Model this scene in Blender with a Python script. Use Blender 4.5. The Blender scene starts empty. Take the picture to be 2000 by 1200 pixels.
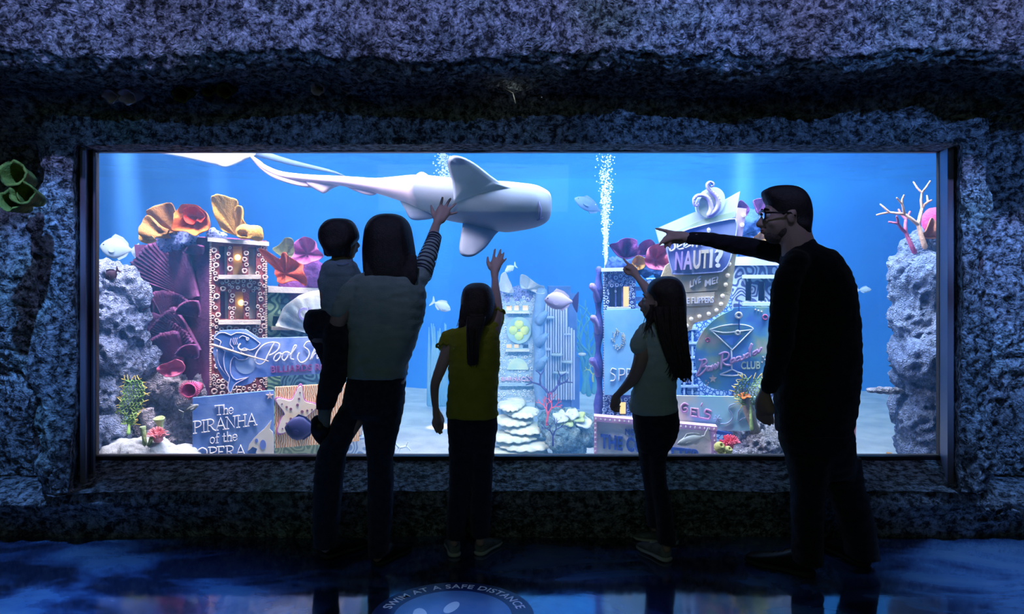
import bpy, bmesh, math, random
from mathutils import Vector, Matrix, noise
random.seed(7)
S = bpy.context.scene
C = S.collection
V = Vector
PI = math.pi
CAM_Y, CAM_Z, FOC, HOR = -3.9, 1.39, 1500.0, 520.0   # camera place; focal length in px; horizon row

# ---------------------------------------------------------------- camera
cd = bpy.data.cameras.new('camera'); cam = bpy.data.objects.new('camera', cd); C.objects.link(cam)
cam.location = (0, CAM_Y, CAM_Z); cam.rotation_euler = (PI/2, 0, 0)
cd.sensor_width = 36; cd.lens = 36*FOC/2000; cd.shift_y = -(600-HOR)/2000
cd.clip_start = .05; cd.clip_end = 60
S.camera = cam
# ---------------------------------------------------------------- world, view
w = bpy.data.worlds.new('world'); S.world = w; w.use_nodes = True
w.node_tree.nodes['Background'].inputs[0].default_value = (.10, .22, .30, 1)
w.node_tree.nodes['Background'].inputs[1].default_value = .006
vs = S.view_settings
S.display_settings.display_device = 'sRGB'
vs.view_transform = 'Standard'; vs.look = 'None'; vs.exposure = 0.0; vs.gamma = 1.0; vs.use_curve_mapping = False
S.cycles.use_denoising = True
S.cycles.max_bounces = 8; S.cycles.transparent_max_bounces = 16; S.cycles.volume_bounces = 1
S.cycles.sample_clamp_indirect = 4.0
S.cycles.volume_step_rate = 1.0

def lamp(kind, name, loc, target, energy, color, **kw):
    l = bpy.data.lights.new(name, kind); l.energy = energy; l.color = color
    for k, v in kw.items(): setattr(l, k, v)
    o = bpy.data.objects.new(name, l); C.objects.link(o)
    o.location = loc
    o.rotation_euler = (V(target)-V(loc)).to_track_quat('-Z', 'Y').to_euler()
    return o
# ---- tank lights, hung above the water
TL = 1.0
lamp('AREA', 'tank_light_front', (-0.2, 1.2, 3.6), (-0.2, 1.9, 0), 110*TL, (.62, .78, 1), size=6.5, size_y=.9, shape='RECTANGLE')
lamp('AREA', 'tank_light_mid', (0, 3.7, 3.6), (0, 4.2, 0), 75*TL, (.35, .66, 1), size=8, size_y=1.6, shape='RECTANGLE')
lamp('AREA', 'tank_light_back', (.6, 5.5, 3.7), (.6, 7.2, .4), 290*TL, (.42, .80, 1), size=8, size_y=.8, shape='RECTANGLE')
for x, y, tx, e, a in ((-3.75, 3.3, -3.55, 34000, 9), (-2.9, 3.3, -2.65, 16000, 7), (-.76, 4.2, -.76, 5000, 5), (2.3, 3.6, 2.25, 34000, 9), (1.05, 4.4, 1.05, 2000, 4)):
    lamp('SPOT', 'tank_spot', (x, y, 4.0), (tx, y+.2, 0), e*TL, (.80, .72, 1), spot_size=math.radians(a), spot_blend=1, shadow_soft_size=.06)
# front wash that reaches the scenery faces standing close behind the window
lamp('AREA', 'tank_wash_left', (-1.75, .56, 2.9), (-1.7, 1.3, .5), 240*TL, (1, .88, .96), size=2.2, size_y=.25, shape='RECTANGLE')
lamp('AREA', 'tank_wash_right', (1.3, .56, 2.9), (1.3, 1.25, .45), 260*TL, (.66, .80, 1), size=2.6, size_y=.25, shape='RECTANGLE')
# ---- hall lights: unseen spots placed to wash the rock and the floor
RL = 1.0
for x in (-3.0, -1.8, -.6, .6, 1.8, 3.0):
    lamp('SPOT', 'hall_spot_upper', (x, -2.0, 3.40), (x+.1, -.64, 2.62), (110 if x > -2 else 60)*RL, (.36, .42, 1), spot_size=math.radians(58), spot_blend=.9, shadow_soft_size=.02)
for x in (-1.9, -1.0, -.1, .8, 1.7, 2.5):
    lamp('SPOT', 'hall_spot_lintel', (x, -3.5, 2.9), (x, -.05, 2.10), (80 if x < 0 else 210)*RL, (.13, .34, 1), spot_size=math.radians(19), spot_blend=1, shadow_soft_size=.02)
for x, tx, tz, e in ((-1.5, -2.42, 1.5, 400), (-1.5, -2.42, .90, 270), (1.6, 2.46, 1.55, 400), (1.6, 2.46, .9, 300)):
    lamp('SPOT', 'hall_spot_jamb', (x, -1.9, 3.1), (tx, -.1, tz), e*RL, (.14, .38, 1), spot_size=math.radians(15), spot_blend=.8, shadow_soft_size=.02)
for x, y, tx, ty, e, c, a in ((-2.9, -1.0, -2.5, -.62, 900, (.17, .40, 1), 34), (-2.6, -1.6, -1.55, -.85, 600, (.12, .34, 1), 24), (2.9, -1.2, 2.45, -.62, 560, (.22, .44, 1), 30), (.45, -2.4, .35, -.95, 260, (.16, .26, 1), 16), (-.24, -2.6, -.24, -1.0, 420, (.40, .55, 1), 13)):
    lamp('SPOT', 'hall_spot_floor', (x, y, 3.3), (tx, ty, 0), e*RL, c, spot_size=math.radians(a), spot_blend=1, shadow_soft_size=.1)  # the last of these is added to brighten the floor sticker
lamp('AREA', 'hall_fill', (-.5, -5.5, 2.6), (-.2, 0, 1.3), 7.5*RL, (.60, .90, .70), size=2.5, size_y=1.0, shape='RECTANGLE')

# ---------------------------------------------------------------- helpers
def P(px, py, d):                       # world point at depth d seen at photo pixel (px, py)
    return V(((px-1000)/FOC*d, CAM_Y+d, CAM_Z+(HOR-py)/FOC*d))
def mesh(name, vs_, fs, smooth=True):
    me = bpy.data.meshes.new(name); me.from_pydata([tuple(v) for v in vs_], [], fs); me.update()
    if smooth: me.polygons.foreach_set('use_smooth', [True]*len(me.polygons))
    return me
def link(name, me, mat=None, parent=None):
    o = bpy.data.objects.new(name, me); C.objects.link(o)
    if mat: me.materials.clear(); me.materials.append(mat)
    if parent is not None:
        o.parent = parent; o.matrix_parent_inverse = Matrix.Translation(-parent.location)
    return o
def tag(o, label, cat, group=None, kind=None):
    o['label'] = label; o['category'] = cat
    if group: o['group'] = group
    if kind: o['kind'] = kind
    return o
def thing(name, loc, label, cat, group=None):
    o = bpy.data.objects.new(name, None); C.objects.link(o); o.location = loc; o.empty_display_size = .05
    return tag(o, label, cat, group)
class MB:
    def __init__(s): s.v = []; s.f = []
    def add(s, vs_, fs):
        n = len(s.v); s.v += [V(v) for v in vs_]; s.f += [tuple(i+n for i in f) for f in fs]; return s
    def box(s, a, b):
        x0, y0, z0 = a; x1, y1, z1 = b
        return s.add([(x0,y0,z0),(x1,y0,z0),(x1,y1,z0),(x0,y1,z0),(x0,y0,z1),(x1,y0,z1),(x1,y1,z1),(x0,y1,z1)],
                     [(0,3,2,1),(4,5,6,7),(0,1,5,4),(1,2,6,5),(2,3,7,6),(3,0,4,7)])
    def rings(s, rs, cap=True, closed=False):   # list of equally long vertex rings
        n = len(rs[0]); vs_ = [v for r in rs for v in r]; fs = []
        m = len(rs)
        for i in range(m if closed else m-1):
            j = (i+1) % m
            for k in range(n):
                k2 = (k+1) % n
                fs.append((i*n+k, i*n+k2, j*n+k2, j*n+k))
        if cap and not closed:
            fs.append(tuple(reversed(range(n)))); fs.append(tuple((m-1)*n+k for k in range(n)))
        return s.add(vs_, fs)
    def tube(s, pts, rad, n=8, flat=None, round_ends=True):   # pts world, rad list or number; flat=(axis vector, factor) squashes
        pts = [V(p) for p in pts]
        if not isinstance(rad, (list, tuple)): rad = [rad]*len(pts)
        rad = list(rad)
        if len(pts) < 2: return s
        t0 = (pts[1]-pts[0]).normalized()
        up = V((0, 0, 1)) if abs(t0.z) < .9 else V((0, 1, 0))
        a = t0.cross(up).normalized(); rs = []
        for i, p in enumerate(pts):
            t = (pts[min(i+1, len(pts)-1)]-pts[max(i-1, 0)]).normalized()
            a = (a - t*a.dot(t)).normalized(); b = t.cross(a)
            def ring(c, r):
                out = []
                for k in range(n):
                    q = a*math.cos(2*PI*k/n)*r+b*math.sin(2*PI*k/n)*r
                    if flat: q = q - flat[0]*q.dot(flat[0])*(1-flat[1])
                    out.append(c+q)
                return out
            if i == 0 and round_ends:
                for c_, s_ in ((.95, .3), (.6, .8)): rs.append(ring(p-t*rad[0]*c_, rad[0]*s_))
            rs.append(ring(p, rad[i]))
            if i == len(pts)-1 and round_ends:
                for c_, s_ in ((.6, .8), (.95, .3)): rs.append(ring(p+t*rad[-1]*c_, rad[-1]*s_))
        return s.rings(rs)
    def ball(s, c, r, seg=12, rg=8, rot=None):   # r number or 3-vector
        c = V(c); r = (r, r, r) if not hasattr(r, '__len__') else r; rs = []
        for i in range(1, rg):
            th = PI*i/rg
            ring = []
            for k in range(seg):
                q = V((math.sin(th)*math.cos(2*PI*k/seg)*r[0], math.sin(th)*math.sin(2*PI*k/seg)*r[1], math.cos(th)*r[2]))
                if rot: q = rot @ q
                ring.append(c+q)
            rs.append(ring)
        top = V((0, 0, r[2])); bot = V((0, 0, -r[2]))
        if rot: top = rot @ top; bot = rot @ bot
        n0 = len(s.v); s.rings(rs, cap=False)
        nt = len(s.v); s.v += [c+top, c+bot]
        for k in range(seg):
            s.f.append((nt, n0+k, n0+(k+1) % seg)); b = n0+(rg-2)*seg
            s.f.append((nt+1, b+(k+1) % seg, b+k))
        return s
    def mesh(s, name, smooth=True): return mesh(name, s.v, s.f, smooth)
    def build(s, name, mat, parent=None, smooth=True):
        return link(name, s.mesh(name, smooth), mat, parent)
def spline(pts, n=6):                     # Catmull-Rom through tuples of any length
    out = []; m = len(pts)
    for i in range(m-1):
        p0, p1, p2, p3 = pts[max(i-1, 0)], pts[i], pts[i+1], pts[min(i+2, m-1)]
        for k in range(n):
            t = k/n
            out.append(tuple(.5*((2*b)+(-a+c)*t+(2*a-5*b+4*c-d)*t*t+(-a+3*b-3*c+d)*t**3) for a, b, c, d in zip(p0, p1, p2, p3)))
    out.append(tuple(pts[-1])); return out
def push(me, fn):                        # move every vertex along its normal by fn(position)
    n = len(me.vertices); co = [0.0]*n*3; me.vertices.foreach_get('co', co); no = [0.0]*n*3; me.vertex_normals.foreach_get('vector', no)
    for i in range(0, n*3, 3):
        k = fn(V((co[i], co[i+1], co[i+2]))); co[i] += no[i]*k; co[i+1] += no[i+1]*k; co[i+2] += no[i+2]*k
    me.vertices.foreach_set('co', co); me.update()
def remeshed(name, mb, voxel, smooth=2, mat=None, parent=None, disp=0):
    """join overlapping closed pieces into one continuous skin"""
    me = mb.mesh(name)
    o = bpy.data.objects.new(name, me); C.objects.link(o)
    m = o.modifiers.new('r', 'REMESH'); m.mode = 'VOXEL'; m.voxel_size = voxel; m.use_smooth_shade = True
    if smooth:
        m2 = o.modifiers.new('s', 'SMOOTH'); m2.factor = .5; m2.iterations = smooth
    dg = bpy.context.evaluated_depsgraph_get(); dg.update()
    nm = bpy.data.meshes.new_from_object(o.evaluated_get(dg), depsgraph=dg)
    bpy.data.objects.remove(o); bpy.data.meshes.remove(me)
    nm.name = name
    if disp: push(nm, lambda q: disp*(noise.noise(V((q.x*14, q.y*14, q.z*34)))+.6*noise.noise(V((q.x*30+9, q.y*30, q.z*60)))))
    nm.polygons.foreach_set('use_smooth', [True]*len(nm.polygons)); nm.update()
    return link(name, nm, mat, parent)

# ---------------------------------------------------------------- materials
def newmat(name):
    m = bpy.data.materials.new(name); m.use_nodes = True
    nt = m.node_tree; b = nt.nodes['Principled BSDF']; return m, nt, b
def nd(nt, kind, **kw):
    n = nt.nodes.new(kind)
    for k, v in kw.items():
        if k in n.inputs: n.inputs[k].default_value = v
        else: setattr(n, k, v)
    return n
def rgba(c): return (c[0], c[1], c[2], 1)
def srgb(r, g, b):
    f = lambda u: (u/255/12.92 if u/255 <= .04045 else ((u/255+.055)/1.055)**2.4)
    return (f(r), f(g), f(b))
def ramp(nt, stops, interp='LINEAR'):
    r = nt.nodes.new('ShaderNodeValToRGB'); e = r.color_ramp.elements; r.color_ramp.interpolation = interp
    while len(e) < len(stops): e.new(.5)
    for el, (p, c) in zip(e, stops): el.position = p; el.color = rgba(c) if len(c) == 3 else c
    return r
MATS = {}
def pm(name, c1, c2=None, scale=6, rough=.8, bump=0, bscale=40, metal=0, lo=.38, hi=.62, kind='noise', detail=5, spec=.3, sheen=0):
    """two-tone procedural surface with bump"""
    if name in MATS: return MATS[name]
    m, nt, b = newmat(name); L = nt.links
    tc = nd(nt, 'ShaderNodeTexCoord'); co = tc.outputs['Object']
    if c2 is None: b.inputs['Base Color'].default_value = rgba(c1)
    else:
        if kind == 'noise': t = nd(nt, 'ShaderNodeTexNoise', Scale=scale, Detail=detail); src = t.outputs['Fac']
        elif kind == 'voronoi': t = nd(nt, 'ShaderNodeTexVoronoi', Scale=scale); src = t.outputs['Distance']
        elif kind == 'edge': t = nd(nt, 'ShaderNodeTexVoronoi', Scale=scale, feature='DISTANCE_TO_EDGE'); src = t.outputs['Distance']
        elif kind == 'maze':
            t = nd(nt, 'ShaderNodeTexNoise', Scale=scale, Detail=0); mt = nd(nt, 'ShaderNodeMath', operation='MULTIPLY'); mt.inputs[1].default_value = 34
            ms = nd(nt, 'ShaderNodeMath', operation='SINE'); L.new(t.outputs['Fac'], mt.inputs[0]); L.new(mt.outputs[0], ms.inputs[0])
            ma = nd(nt, 'ShaderNodeMath', operation='MULTIPLY_ADD'); ma.inputs[1].default_value = .5; ma.inputs[2].default_value = .5
            L.new(ms.outputs[0], ma.inputs[0]); src = ma.outputs[0]
            t = None
        elif kind == 'wave':
            t = nd(nt, 'ShaderNodeTexWave', Scale=scale, Distortion=6, Detail=2); src = t.outputs['Fac']
        if t: L.new(co, t.inputs['Vector'])
        else:
            for n_ in nt.nodes:
                if n_.type == 'TEX_NOISE': L.new(co, n_.inputs['Vector'])
        r = ramp(nt, [(lo, c1), (hi, c2)]); L.new(src, r.inputs[0]); L.new(r.outputs[0], b.inputs['Base Color'])
    b.inputs['Roughness'].default_value = rough; b.inputs['Metallic'].default_value = metal
    b.inputs['Specular IOR Level'].default_value = spec
    if sheen: b.inputs['Sheen Weight'].default_value = sheen
    if bump:
        t2 = nd(nt, 'ShaderNodeTexNoise', Scale=bscale, Detail=6, Roughness=.65); L.new(co, t2.inputs['Vector'])
        bp = nd(nt, 'ShaderNodeBump', Strength=min(1, bump), Distance=.01*max(1, bump)); L.new(t2.outputs['Fac'], bp.inputs['Height']); L.new(bp.outputs[0], b.inputs['Normal'])
    MATS[name] = m; return m
def em(name, c, strength, base=(.8, .8, .8)):
    if name in MATS: return MATS[name]
    m, nt, b = newmat(name); b.inputs['Emission Color'].default_value = rgba(c); b.inputs['Emission Strength'].default_value = strength
    b.inputs['Base Color'].default_value = rgba(base); MATS[name] = m; return m
M_skin = pm('skin', (.50, .32, .24), (.56, .36, .28), scale=8, rough=.5, bump=.15, bscale=200, spec=.4)
M_hair = pm('black_hair', (.012, .009, .008), (.03, .02, .018), scale=60, rough=.45, bump=.5, bscale=160, spec=.5)
M_hair2 = pm('brown_hair', (.03, .018, .014), (.06, .035, .025), scale=60, rough=.45, bump=.5, bscale=160, spec=.5)
M_eye = pm('eye_white', (.7, .7, .7), rough=.2); M_iris = pm('iris_dark', (.02, .012, .01), rough=.1)
M_lip = pm('lip', (.42, .16, .14), rough=.5)
# ================================================================ the room
def rockmat(name, c1, c2, c3, sc=1.0, bumpd=.03, relief_shade=0):
    m, nt, b = newmat(name); L = nt.links
    tc = nd(nt, 'ShaderNodeTexCoord'); co = tc.outputs['Object']
    n1 = nd(nt, 'ShaderNodeTexNoise', Scale=2.2*sc, Detail=6); n2 = nd(nt, 'ShaderNodeTexNoise', Scale=26*sc, Detail=8, Roughness=.75)
    v = nd(nt, 'ShaderNodeTexVoronoi', Scale=34*sc, feature='DISTANCE_TO_EDGE'); v2 = nd(nt, 'ShaderNodeTexVoronoi', Scale=12*sc)
    nz = nd(nt, 'ShaderNodeTexNoise', Scale=9*sc, Detail=3); mx = nd(nt, 'ShaderNodeVectorMath', operation='MULTIPLY_ADD')
    mx.inputs[1].default_value = (.12, .12, .12); L.new(nz.outputs['Color'], mx.inputs[0]); L.new(co, mx.inputs[2])
    for t in (n1, n2, nz): L.new(co, t.inputs['Vector'])
    for t in (v, v2): L.new(mx.outputs[0], t.inputs['Vector'])
    r = ramp(nt, [(.3, c1), (.5, c2), (.72, c3)]); L.new(n1.outputs['Fac'], r.inputs[0])
    r2 = ramp(nt, [(.43, (.03,)*3), (.62, (2.5,)*3)] if relief_shade else [(.36, (.22,)*3), (.68, (1.7,)*3)]); L.new(n2.outputs['Fac'], r2.inputs[0])  # lit speckles and shaded hollows of the relief, painted into the base colour
    mm = nd(nt, 'ShaderNodeMix', data_type='RGBA', blend_type='MULTIPLY'); mm.inputs[0].default_value = .92 if relief_shade else .8
    L.new(r.outputs[0], mm.inputs[6]); L.new(r2.outputs[0], mm.inputs[7]); L.new(mm.outputs[2], b.inputs['Base Color'])
    a = nd(nt, 'ShaderNodeMath', operation='MULTIPLY_ADD'); a.inputs[1].default_value = 1.3
    L.new(v.outputs['Distance'], a.inputs[0]); L.new(n2.outputs['Fac'], a.inputs[2])
    bp = nd(nt, 'ShaderNodeBump', Strength=1, Distance=bumpd); L.new(a.outputs[0], bp.inputs['Height']); L.new(bp.outputs[0], b.inputs['Normal'])
    b.inputs['Roughness'].default_value = .75; b.inputs['Specular IOR Level'].default_value = .35
    return m
M_rock = rockmat('hall_rock', (.20, .22, .24), (.34, .36, .40), (.22, .30, .26), relief_shade=1)
M_frame = pm('frame_metal', (.10, .10, .13), rough=.35, metal=.6)
GX0, GX1, GZ0, GZ1, GY = -2.290, 2.352, .349, 2.016, .33
EX0, EX1 = -2.185, 2.225      # rock edges of the opening at the front
prof = [(-.95, 3.3), (-.72, 2.9), (-.62, 2.55), (-.60, 2.32), (-.52, 2.262), (-.3, 2.26), (-.06, 2.25), (.0, 2.16), (-.03, 2.07), (-.05, 2.0)]
def noisy(p, s1=.5, wob=1.0):
    q = V((p.x, p.y*1.0, p.z))
    n = .075*noise.noise(q*1.6)+.045*noise.noise(q*4.2+V((3, 1, 7)))+.028*noise.noise(q*11)+.030*(1-2*abs(noise.noise(q*22)))+.014*noise.noise(q*48)
    return n*wob
def wall_point(x, t):
    """t 0..1 top part (ceiling to window head), 1..2 window band, 2..3 below the sill"""
    side = max(0.0, EX0-x, x-EX1)          # distance outside the window, sideways
    inside = side <= 0
    if t <= 1:
        u = t*(len(prof)-1); i = min(int(u), len(prof)-2); f = u-i
        y = prof[i][0]*(1-f)+prof[i+1][0]*f; z = prof[i][1]*(1-f)+prof[i+1][1]*f
    elif t <= 2:
        y = -.05+.0*(t-1); z = 2.0+(.262-2.0)*(t-1)
    else:
        pr = [(-.02, .262), (-.035, .25), (-.05, .20), (-.02, .15), (.03, .08), (.06, -.06)]
        u = (t-2)*(len(pr)-1); i = min(int(u), len(pr)-2); f = u-i
        y = pr[i][0]*(1-f)+pr[i+1][0]*f; z = pr[i][1]*(1-f)+pr[i+1][1]*f
    if t > .7:
        ax = abs(x)+.10*noise.noise(V((z*2.3, x*.2, 5)))+.03*noise.noise(V((z*9, 1, 2))); g_ = min(1, max(0, (ax-2.36)/.14)); g_ = g_*g_*(3-2*g_)*min(1, (t-.7)/.25)
        if t > 2: g_ *= max(0, 1-(t-2)*2.5)
        y += .26*g_-.05*math.exp(-((ax-2.28)/.09)**2)*(1 if 1 < t < 2.1 else 0)
    dx = max(0, abs(x)-2.62)
    y -= .35*dx*dx+.10*math.sin(z*5+x*2)*min(1, dx*2)
    p = V((x, y, z))
    wob = 1.0
    if t > 1 and side < .25: wob = .4+side*2.4
    if 1 < t <= 2: wob = max(wob, .3)
    n = noisy(p, wob=wob)
    if t < .32 or t > 2.2: nv = V((0, -1, .1))
    elif t < .68: nv = V((0, -.3, -1)); n *= .6
    else: nv = V((0, -1, 0))
    return p+nv*n
def band(ts, xs, skip=None):
    mb = MB(); n = len(xs)
    vv = [wall_point(x, t) for t in ts for x in xs]
    fs = [(j*n+i, j*n+i+1, (j+1)*n+i+1, (j+1)*n+i) for j in range(len(ts)-1) for i in range(n-1)]
    mb.add(vv, fs); return mb
def lin(a, b, n): return [a+(b-a)*i/n for i in range(n+1)]
mb = band(lin(0, 1, 130), lin(-3.7, 3.7, 560))
# rounded head of the window turning back to the glass
xs = lin(GX0-.02, GX1+.02, 380); rows = []
for k in range(9):
    a = k/8
    for x in xs:
        p = wall_point(x, 1.0); q = V((x, GY-.01, GZ1+.01+.006*noise.noise(V((x*6, 0, 0)))))
        pp = p.lerp(q, a)+V((0, 0, -.012*math.sin(PI*a)+.012*noise.noise(V((x*20, a*4, 0)))*math.sin(PI*a))); rows.append(pp)
n = len(xs); mb.add(rows, [(j*n+i, j*n+i+1, (j+1)*n+i+1, (j+1)*n+i) for j in range(8) for i in range(n-1)])
o = mb.build('wall_front', M_rock); o['kind'] = 'structure'
# lower part with the sill
mb = band(lin(2, 3, 56), lin(-3.7, 3.7, 500))
xs = lin(GX0-.02, GX1+.02, 360); rows = []
for k in range(9):
    a = k/8
    for x in xs:
        p = wall_point(x, 2.0); q = V((x, GY+.02, GZ0-.012)); rows.append(p.lerp(q, a)+V((0, 0, .010*noise.noise(V((x*14, a*3, 2)))*math.sin(PI*a))))
n = len(xs); mb.add(rows, [(j*n+i, j*n+i+1, (j+1)*n+i+1, (j+1)*n+i) for j in range(8) for i in range(n-1)])
o = mb.build('wall_below_window', M_rock); o['kind'] = 'structure'; o.name = 'wall_lower'
# rock jambs left and right of the window
def jamb(name, xa, xb, edge):
    mb = band(lin(.985, 2.03, 150), lin(xa, xb, 130))
    zs = lin(2.02, .36, 150); rows = []
    for k in range(9):
        a = k/8
        for i, z in enumerate(zs):
            p = wall_point(edge, .985+(2.03-.985)*i/150); q = V((GX0-.03 if edge < 0 else GX1+.03, GY+.02, z)); rows.append(p.lerp(q, a))
    n = len(zs); mb.add(rows, [(j*n+i, j*n+i+1, (j+1)*n+i+1, (j+1)*n+i) for j in range(8) for i in range(n-1)])
    o = mb.build(name, M_rock); o['kind'] = 'structure'
jamb('wall_left', -3.7, EX0, EX0)
jamb('wall_right', EX1, 3.7, EX1)
# window: metal frame and acrylic pane
def glassmat(name, refl=.05, tint=(.97, .99, 1)):
    m = bpy.data.materials.new(name); m.use_nodes = True; nt = m.node_tree; nt.nodes.remove(nt.nodes['Principled BSDF']); L = nt.links
    out = nt.nodes['Material Output']; tr = nd(nt, 'ShaderNodeBsdfTransparent'); tr.inputs[0].default_value = rgba(tint)
    gl = nd(nt, 'ShaderNodeBsdfGlossy'); gl.inputs['Roughness'].default_value = .02
    lw = nd(nt, 'ShaderNodeFresnel'); lw.inputs['IOR'].default_value = 1.4
    mx = nd(nt, 'ShaderNodeMixShader'); L.new(lw.outputs[0], mx.inputs[0]); L.new(tr.outputs[0], mx.inputs[1]); L.new(gl.outputs[0], mx.inputs[2]); L.new(mx.outputs[0], out.inputs[0])
    return m
M_glass = glassmat('acrylic')
win = bpy.data.objects.new('window_1', None); C.objects.link(win); win.location = (0, GY, GZ0); win['kind'] = 'structure'
mb = MB(); mb.box((GX0-.11, GY-.012, GZ0-.05), (GX1+.10, GY, GZ1+.05)); mb.build('glass_pane', M_glass, win, smooth=False)
mb = MB()
t = .016
for x0, x1, z0, z1 in ((GX0-t, GX0, GZ0-.03, GZ1+.03), (GX1, GX1+t, GZ0-.03, GZ1+.03), (GX0-t, GX1+t, GZ1, GZ1+.02), (GX0-t, GX1+t, GZ0-.03, GZ0)):
    mb.box((x0, GY-.035, z0), (x1, GY+.03, z1))
mb.build('gasket', pm('gasket_black', (.012, .012, .016), rough=.5), win, smooth=False)
mb = MB()
def vbar(pts, z0, z1): mb.rings([[(x, y, z0) for x, y in pts], [(x, y, z1) for x, y in pts]])
vbar([(EX0+.008, .02), (EX0-.02, .02), (GX0-.05, GY+.03), (GX0-t, GY+.03)], GZ0-.09, GZ1+.02)
vbar([(EX0+.016, .10), (EX0+.004, .10), (GX0-.012, GY-.06), (GX0+.000, GY-.06)], GZ0-.05, GZ1+.0)
vbar([(EX1-.002, .02), (EX1+.03, .02), (GX1+.05, GY+.03), (GX1+t, GY+.03)], GZ0-.09, GZ1+.02)
mb.box((GX0-.03, .10, GZ1+.012), (GX1+.03, GY+.03, GZ1+.03))
mb.build('window_frame', pm('frame_metal2', (.30, .28, .36), rough=.45, metal=.3), win, smooth=False)

# floor: polished sea-chart paint
m, nt, b = newmat('painted_floor'); L = nt.links
tc = nd(nt, 'ShaderNodeTexCoord'); mp = nd(nt, 'ShaderNodeMapping'); mp.inputs['Scale'].default_value = (.8, 1.7, 1); L.new(tc.outputs['Object'], mp.inputs[0])
n1 = nd(nt, 'ShaderNodeTexNoise', Scale=1.5, Detail=7, Roughness=.6, Distortion=.5); L.new(mp.outputs[0], n1.inputs['Vector'])
r = ramp(nt, [(.44, (.010, .016, .04)), (.50, (.03, .06, .15)), (.56, (.06, .14, .28)), (.70, (.12, .22, .34))]); L.new(n1.outputs['Fac'], r.inputs[0]); L.new(r.outputs[0], b.inputs['Base Color'])
n2 = nd(nt, 'ShaderNodeTexNoise', Scale=5, Detail=4); L.new(tc.outputs['Object'], n2.inputs['Vector'])
r2 = ramp(nt, [(.3, (.05, .05, .05)), (.7, (.16, .16, .16))]); L.new(n2.outputs['Fac'], r2.inputs[0]); L.new(r2.outputs[0], b.inputs['Roughness'])
bp = nd(nt, 'ShaderNodeBump', Strength=.35, Distance=.003); L.new(n2.outputs['Fac'], bp.inputs['Height']); L.new(bp.outputs[0], b.inputs['Normal'])
b.inputs['Specular IOR Level'].default_value = .8; b.inputs['Coat Weight'].default_value = .8; b.inputs['Coat Roughness'].default_value = .06
mb = MB(); mb.box((-4.2, -7.5, -.06), (4.2, .12, 0)); o = mb.build('floor', m, smooth=False); o['kind'] = 'structure'
# floor sticker with ring of words
fc = V((-.236, CAM_Y+3.045, .0))
st = thing('floor_sticker', fc, 'round blue floor sticker with white arched words and pale footprints', 'sticker')
def disc(c, r0, r1, z0, z1, n=64):
    mb = MB()
    if r0 == 0:
        a = [(c.x+r1*math.cos(2*PI*k/n), c.y+r1*math.sin(2*PI*k/n), z0) for k in range(n)]; bq = [(q[0], q[1], z1) for q in a]; mb.rings([a, bq])
    else:
        R = []
        for r, z in ((r0, z0), (r1, z0), (r1, z1), (r0, z1)): R.append([(c.x+r*math.cos(2*PI*k/n), c.y+r*math.sin(2*PI*k/n), z) for k in range(n)])
        mb.rings(R, closed=True)
    return mb
disc(fc, 0, .325, .0002, .0016).build('outer_ring', pm('sticker_navy', (.012, .025, .12), rough=.25), st, smooth=False)
disc(fc, 0, .235, .0018, .0026).build('inner_disc', pm('sticker_blue', (.06, .17, .42), (.09, .20, .46), scale=9, rough=.25), st, smooth=False)
for (px, py, rx, ry, an) in ((883, 1176, .026, .055, .35), (822, 1190, .028, .058, -.2)):
    d = FOC*CAM_Z/(py+6-HOR); q = P(px, py+6, d); mb = MB(); R = []
    for z in (.0028, .0034):
        R.append([(q.x+rx*math.cos(2*PI*k/32)*math.cos(an)+ry*math.sin(2*PI*k/32)*math.sin(an), q.y-.03-rx*math.cos(2*PI*k/32)*math.sin(an)+ry*math.sin(2*PI*k/32)*math.cos(an), z) for k in range(32)])
    mb.rings(R).build('footprint', pm('sticker_pale', (.42, .60, .85), rough=.3), st, smooth=False)
def textmesh(s, size=1, ext=.0, sx=1, spacing=1, bold=0):
    cu = bpy.data.curves.new('t', 'FONT'); cu.body = s; cu.size = size; cu.extrude = ext; cu.space_character = spacing; cu.offset = bold; cu.resolution_u = 3
    o = bpy.data.objects.new('t', cu); C.objects.link(o); dg = bpy.context.evaluated_depsgraph_get(); dg.update()
    me = bpy.data.meshes.new_from_object(o.evaluated_get(dg), depsgraph=dg); bpy.data.objects.remove(o); bpy.data.curves.remove(cu)
    vv = [V((v.co.x*sx, v.co.y, v.co.z)) for v in me.vertices]; fs = [tuple(p.vertices) for p in me.polygons]; bpy.data.meshes.remove(me)
    return vv, fs
mb = MB(); words = 'SWIM AT A SAFE DISTANCE'; vv, fs = textmesh(words, .055, .0004, 1.12, 1.06, .0006)
x0 = min(v.x for v in vv); x1 = max(v.x for v in vv); Rb = .262; tot = math.radians(152)
def arc(v):
    a = PI/2+tot/2-(v.x-x0)/(x1-x0)*tot; r = Rb+v.y; return (fc.x+r*math.cos(a), fc.y+r*math.sin(a), .0024+v.z)
mb.add([arc(v) for v in vv], fs); mb.build('lettering', pm('sticker_white', (.75, .78, .9), rough=.3), st, smooth=False)
# ceiling, barely lit, above the overhang
mb = MB(); mb.box((-4.2, -7.5, 3.45), (4.2, -.2, 3.5)); o = mb.build('ceiling', pm('ceiling_black', (.02, .02, .022)), smooth=False); o['kind'] = 'structure'

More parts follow.
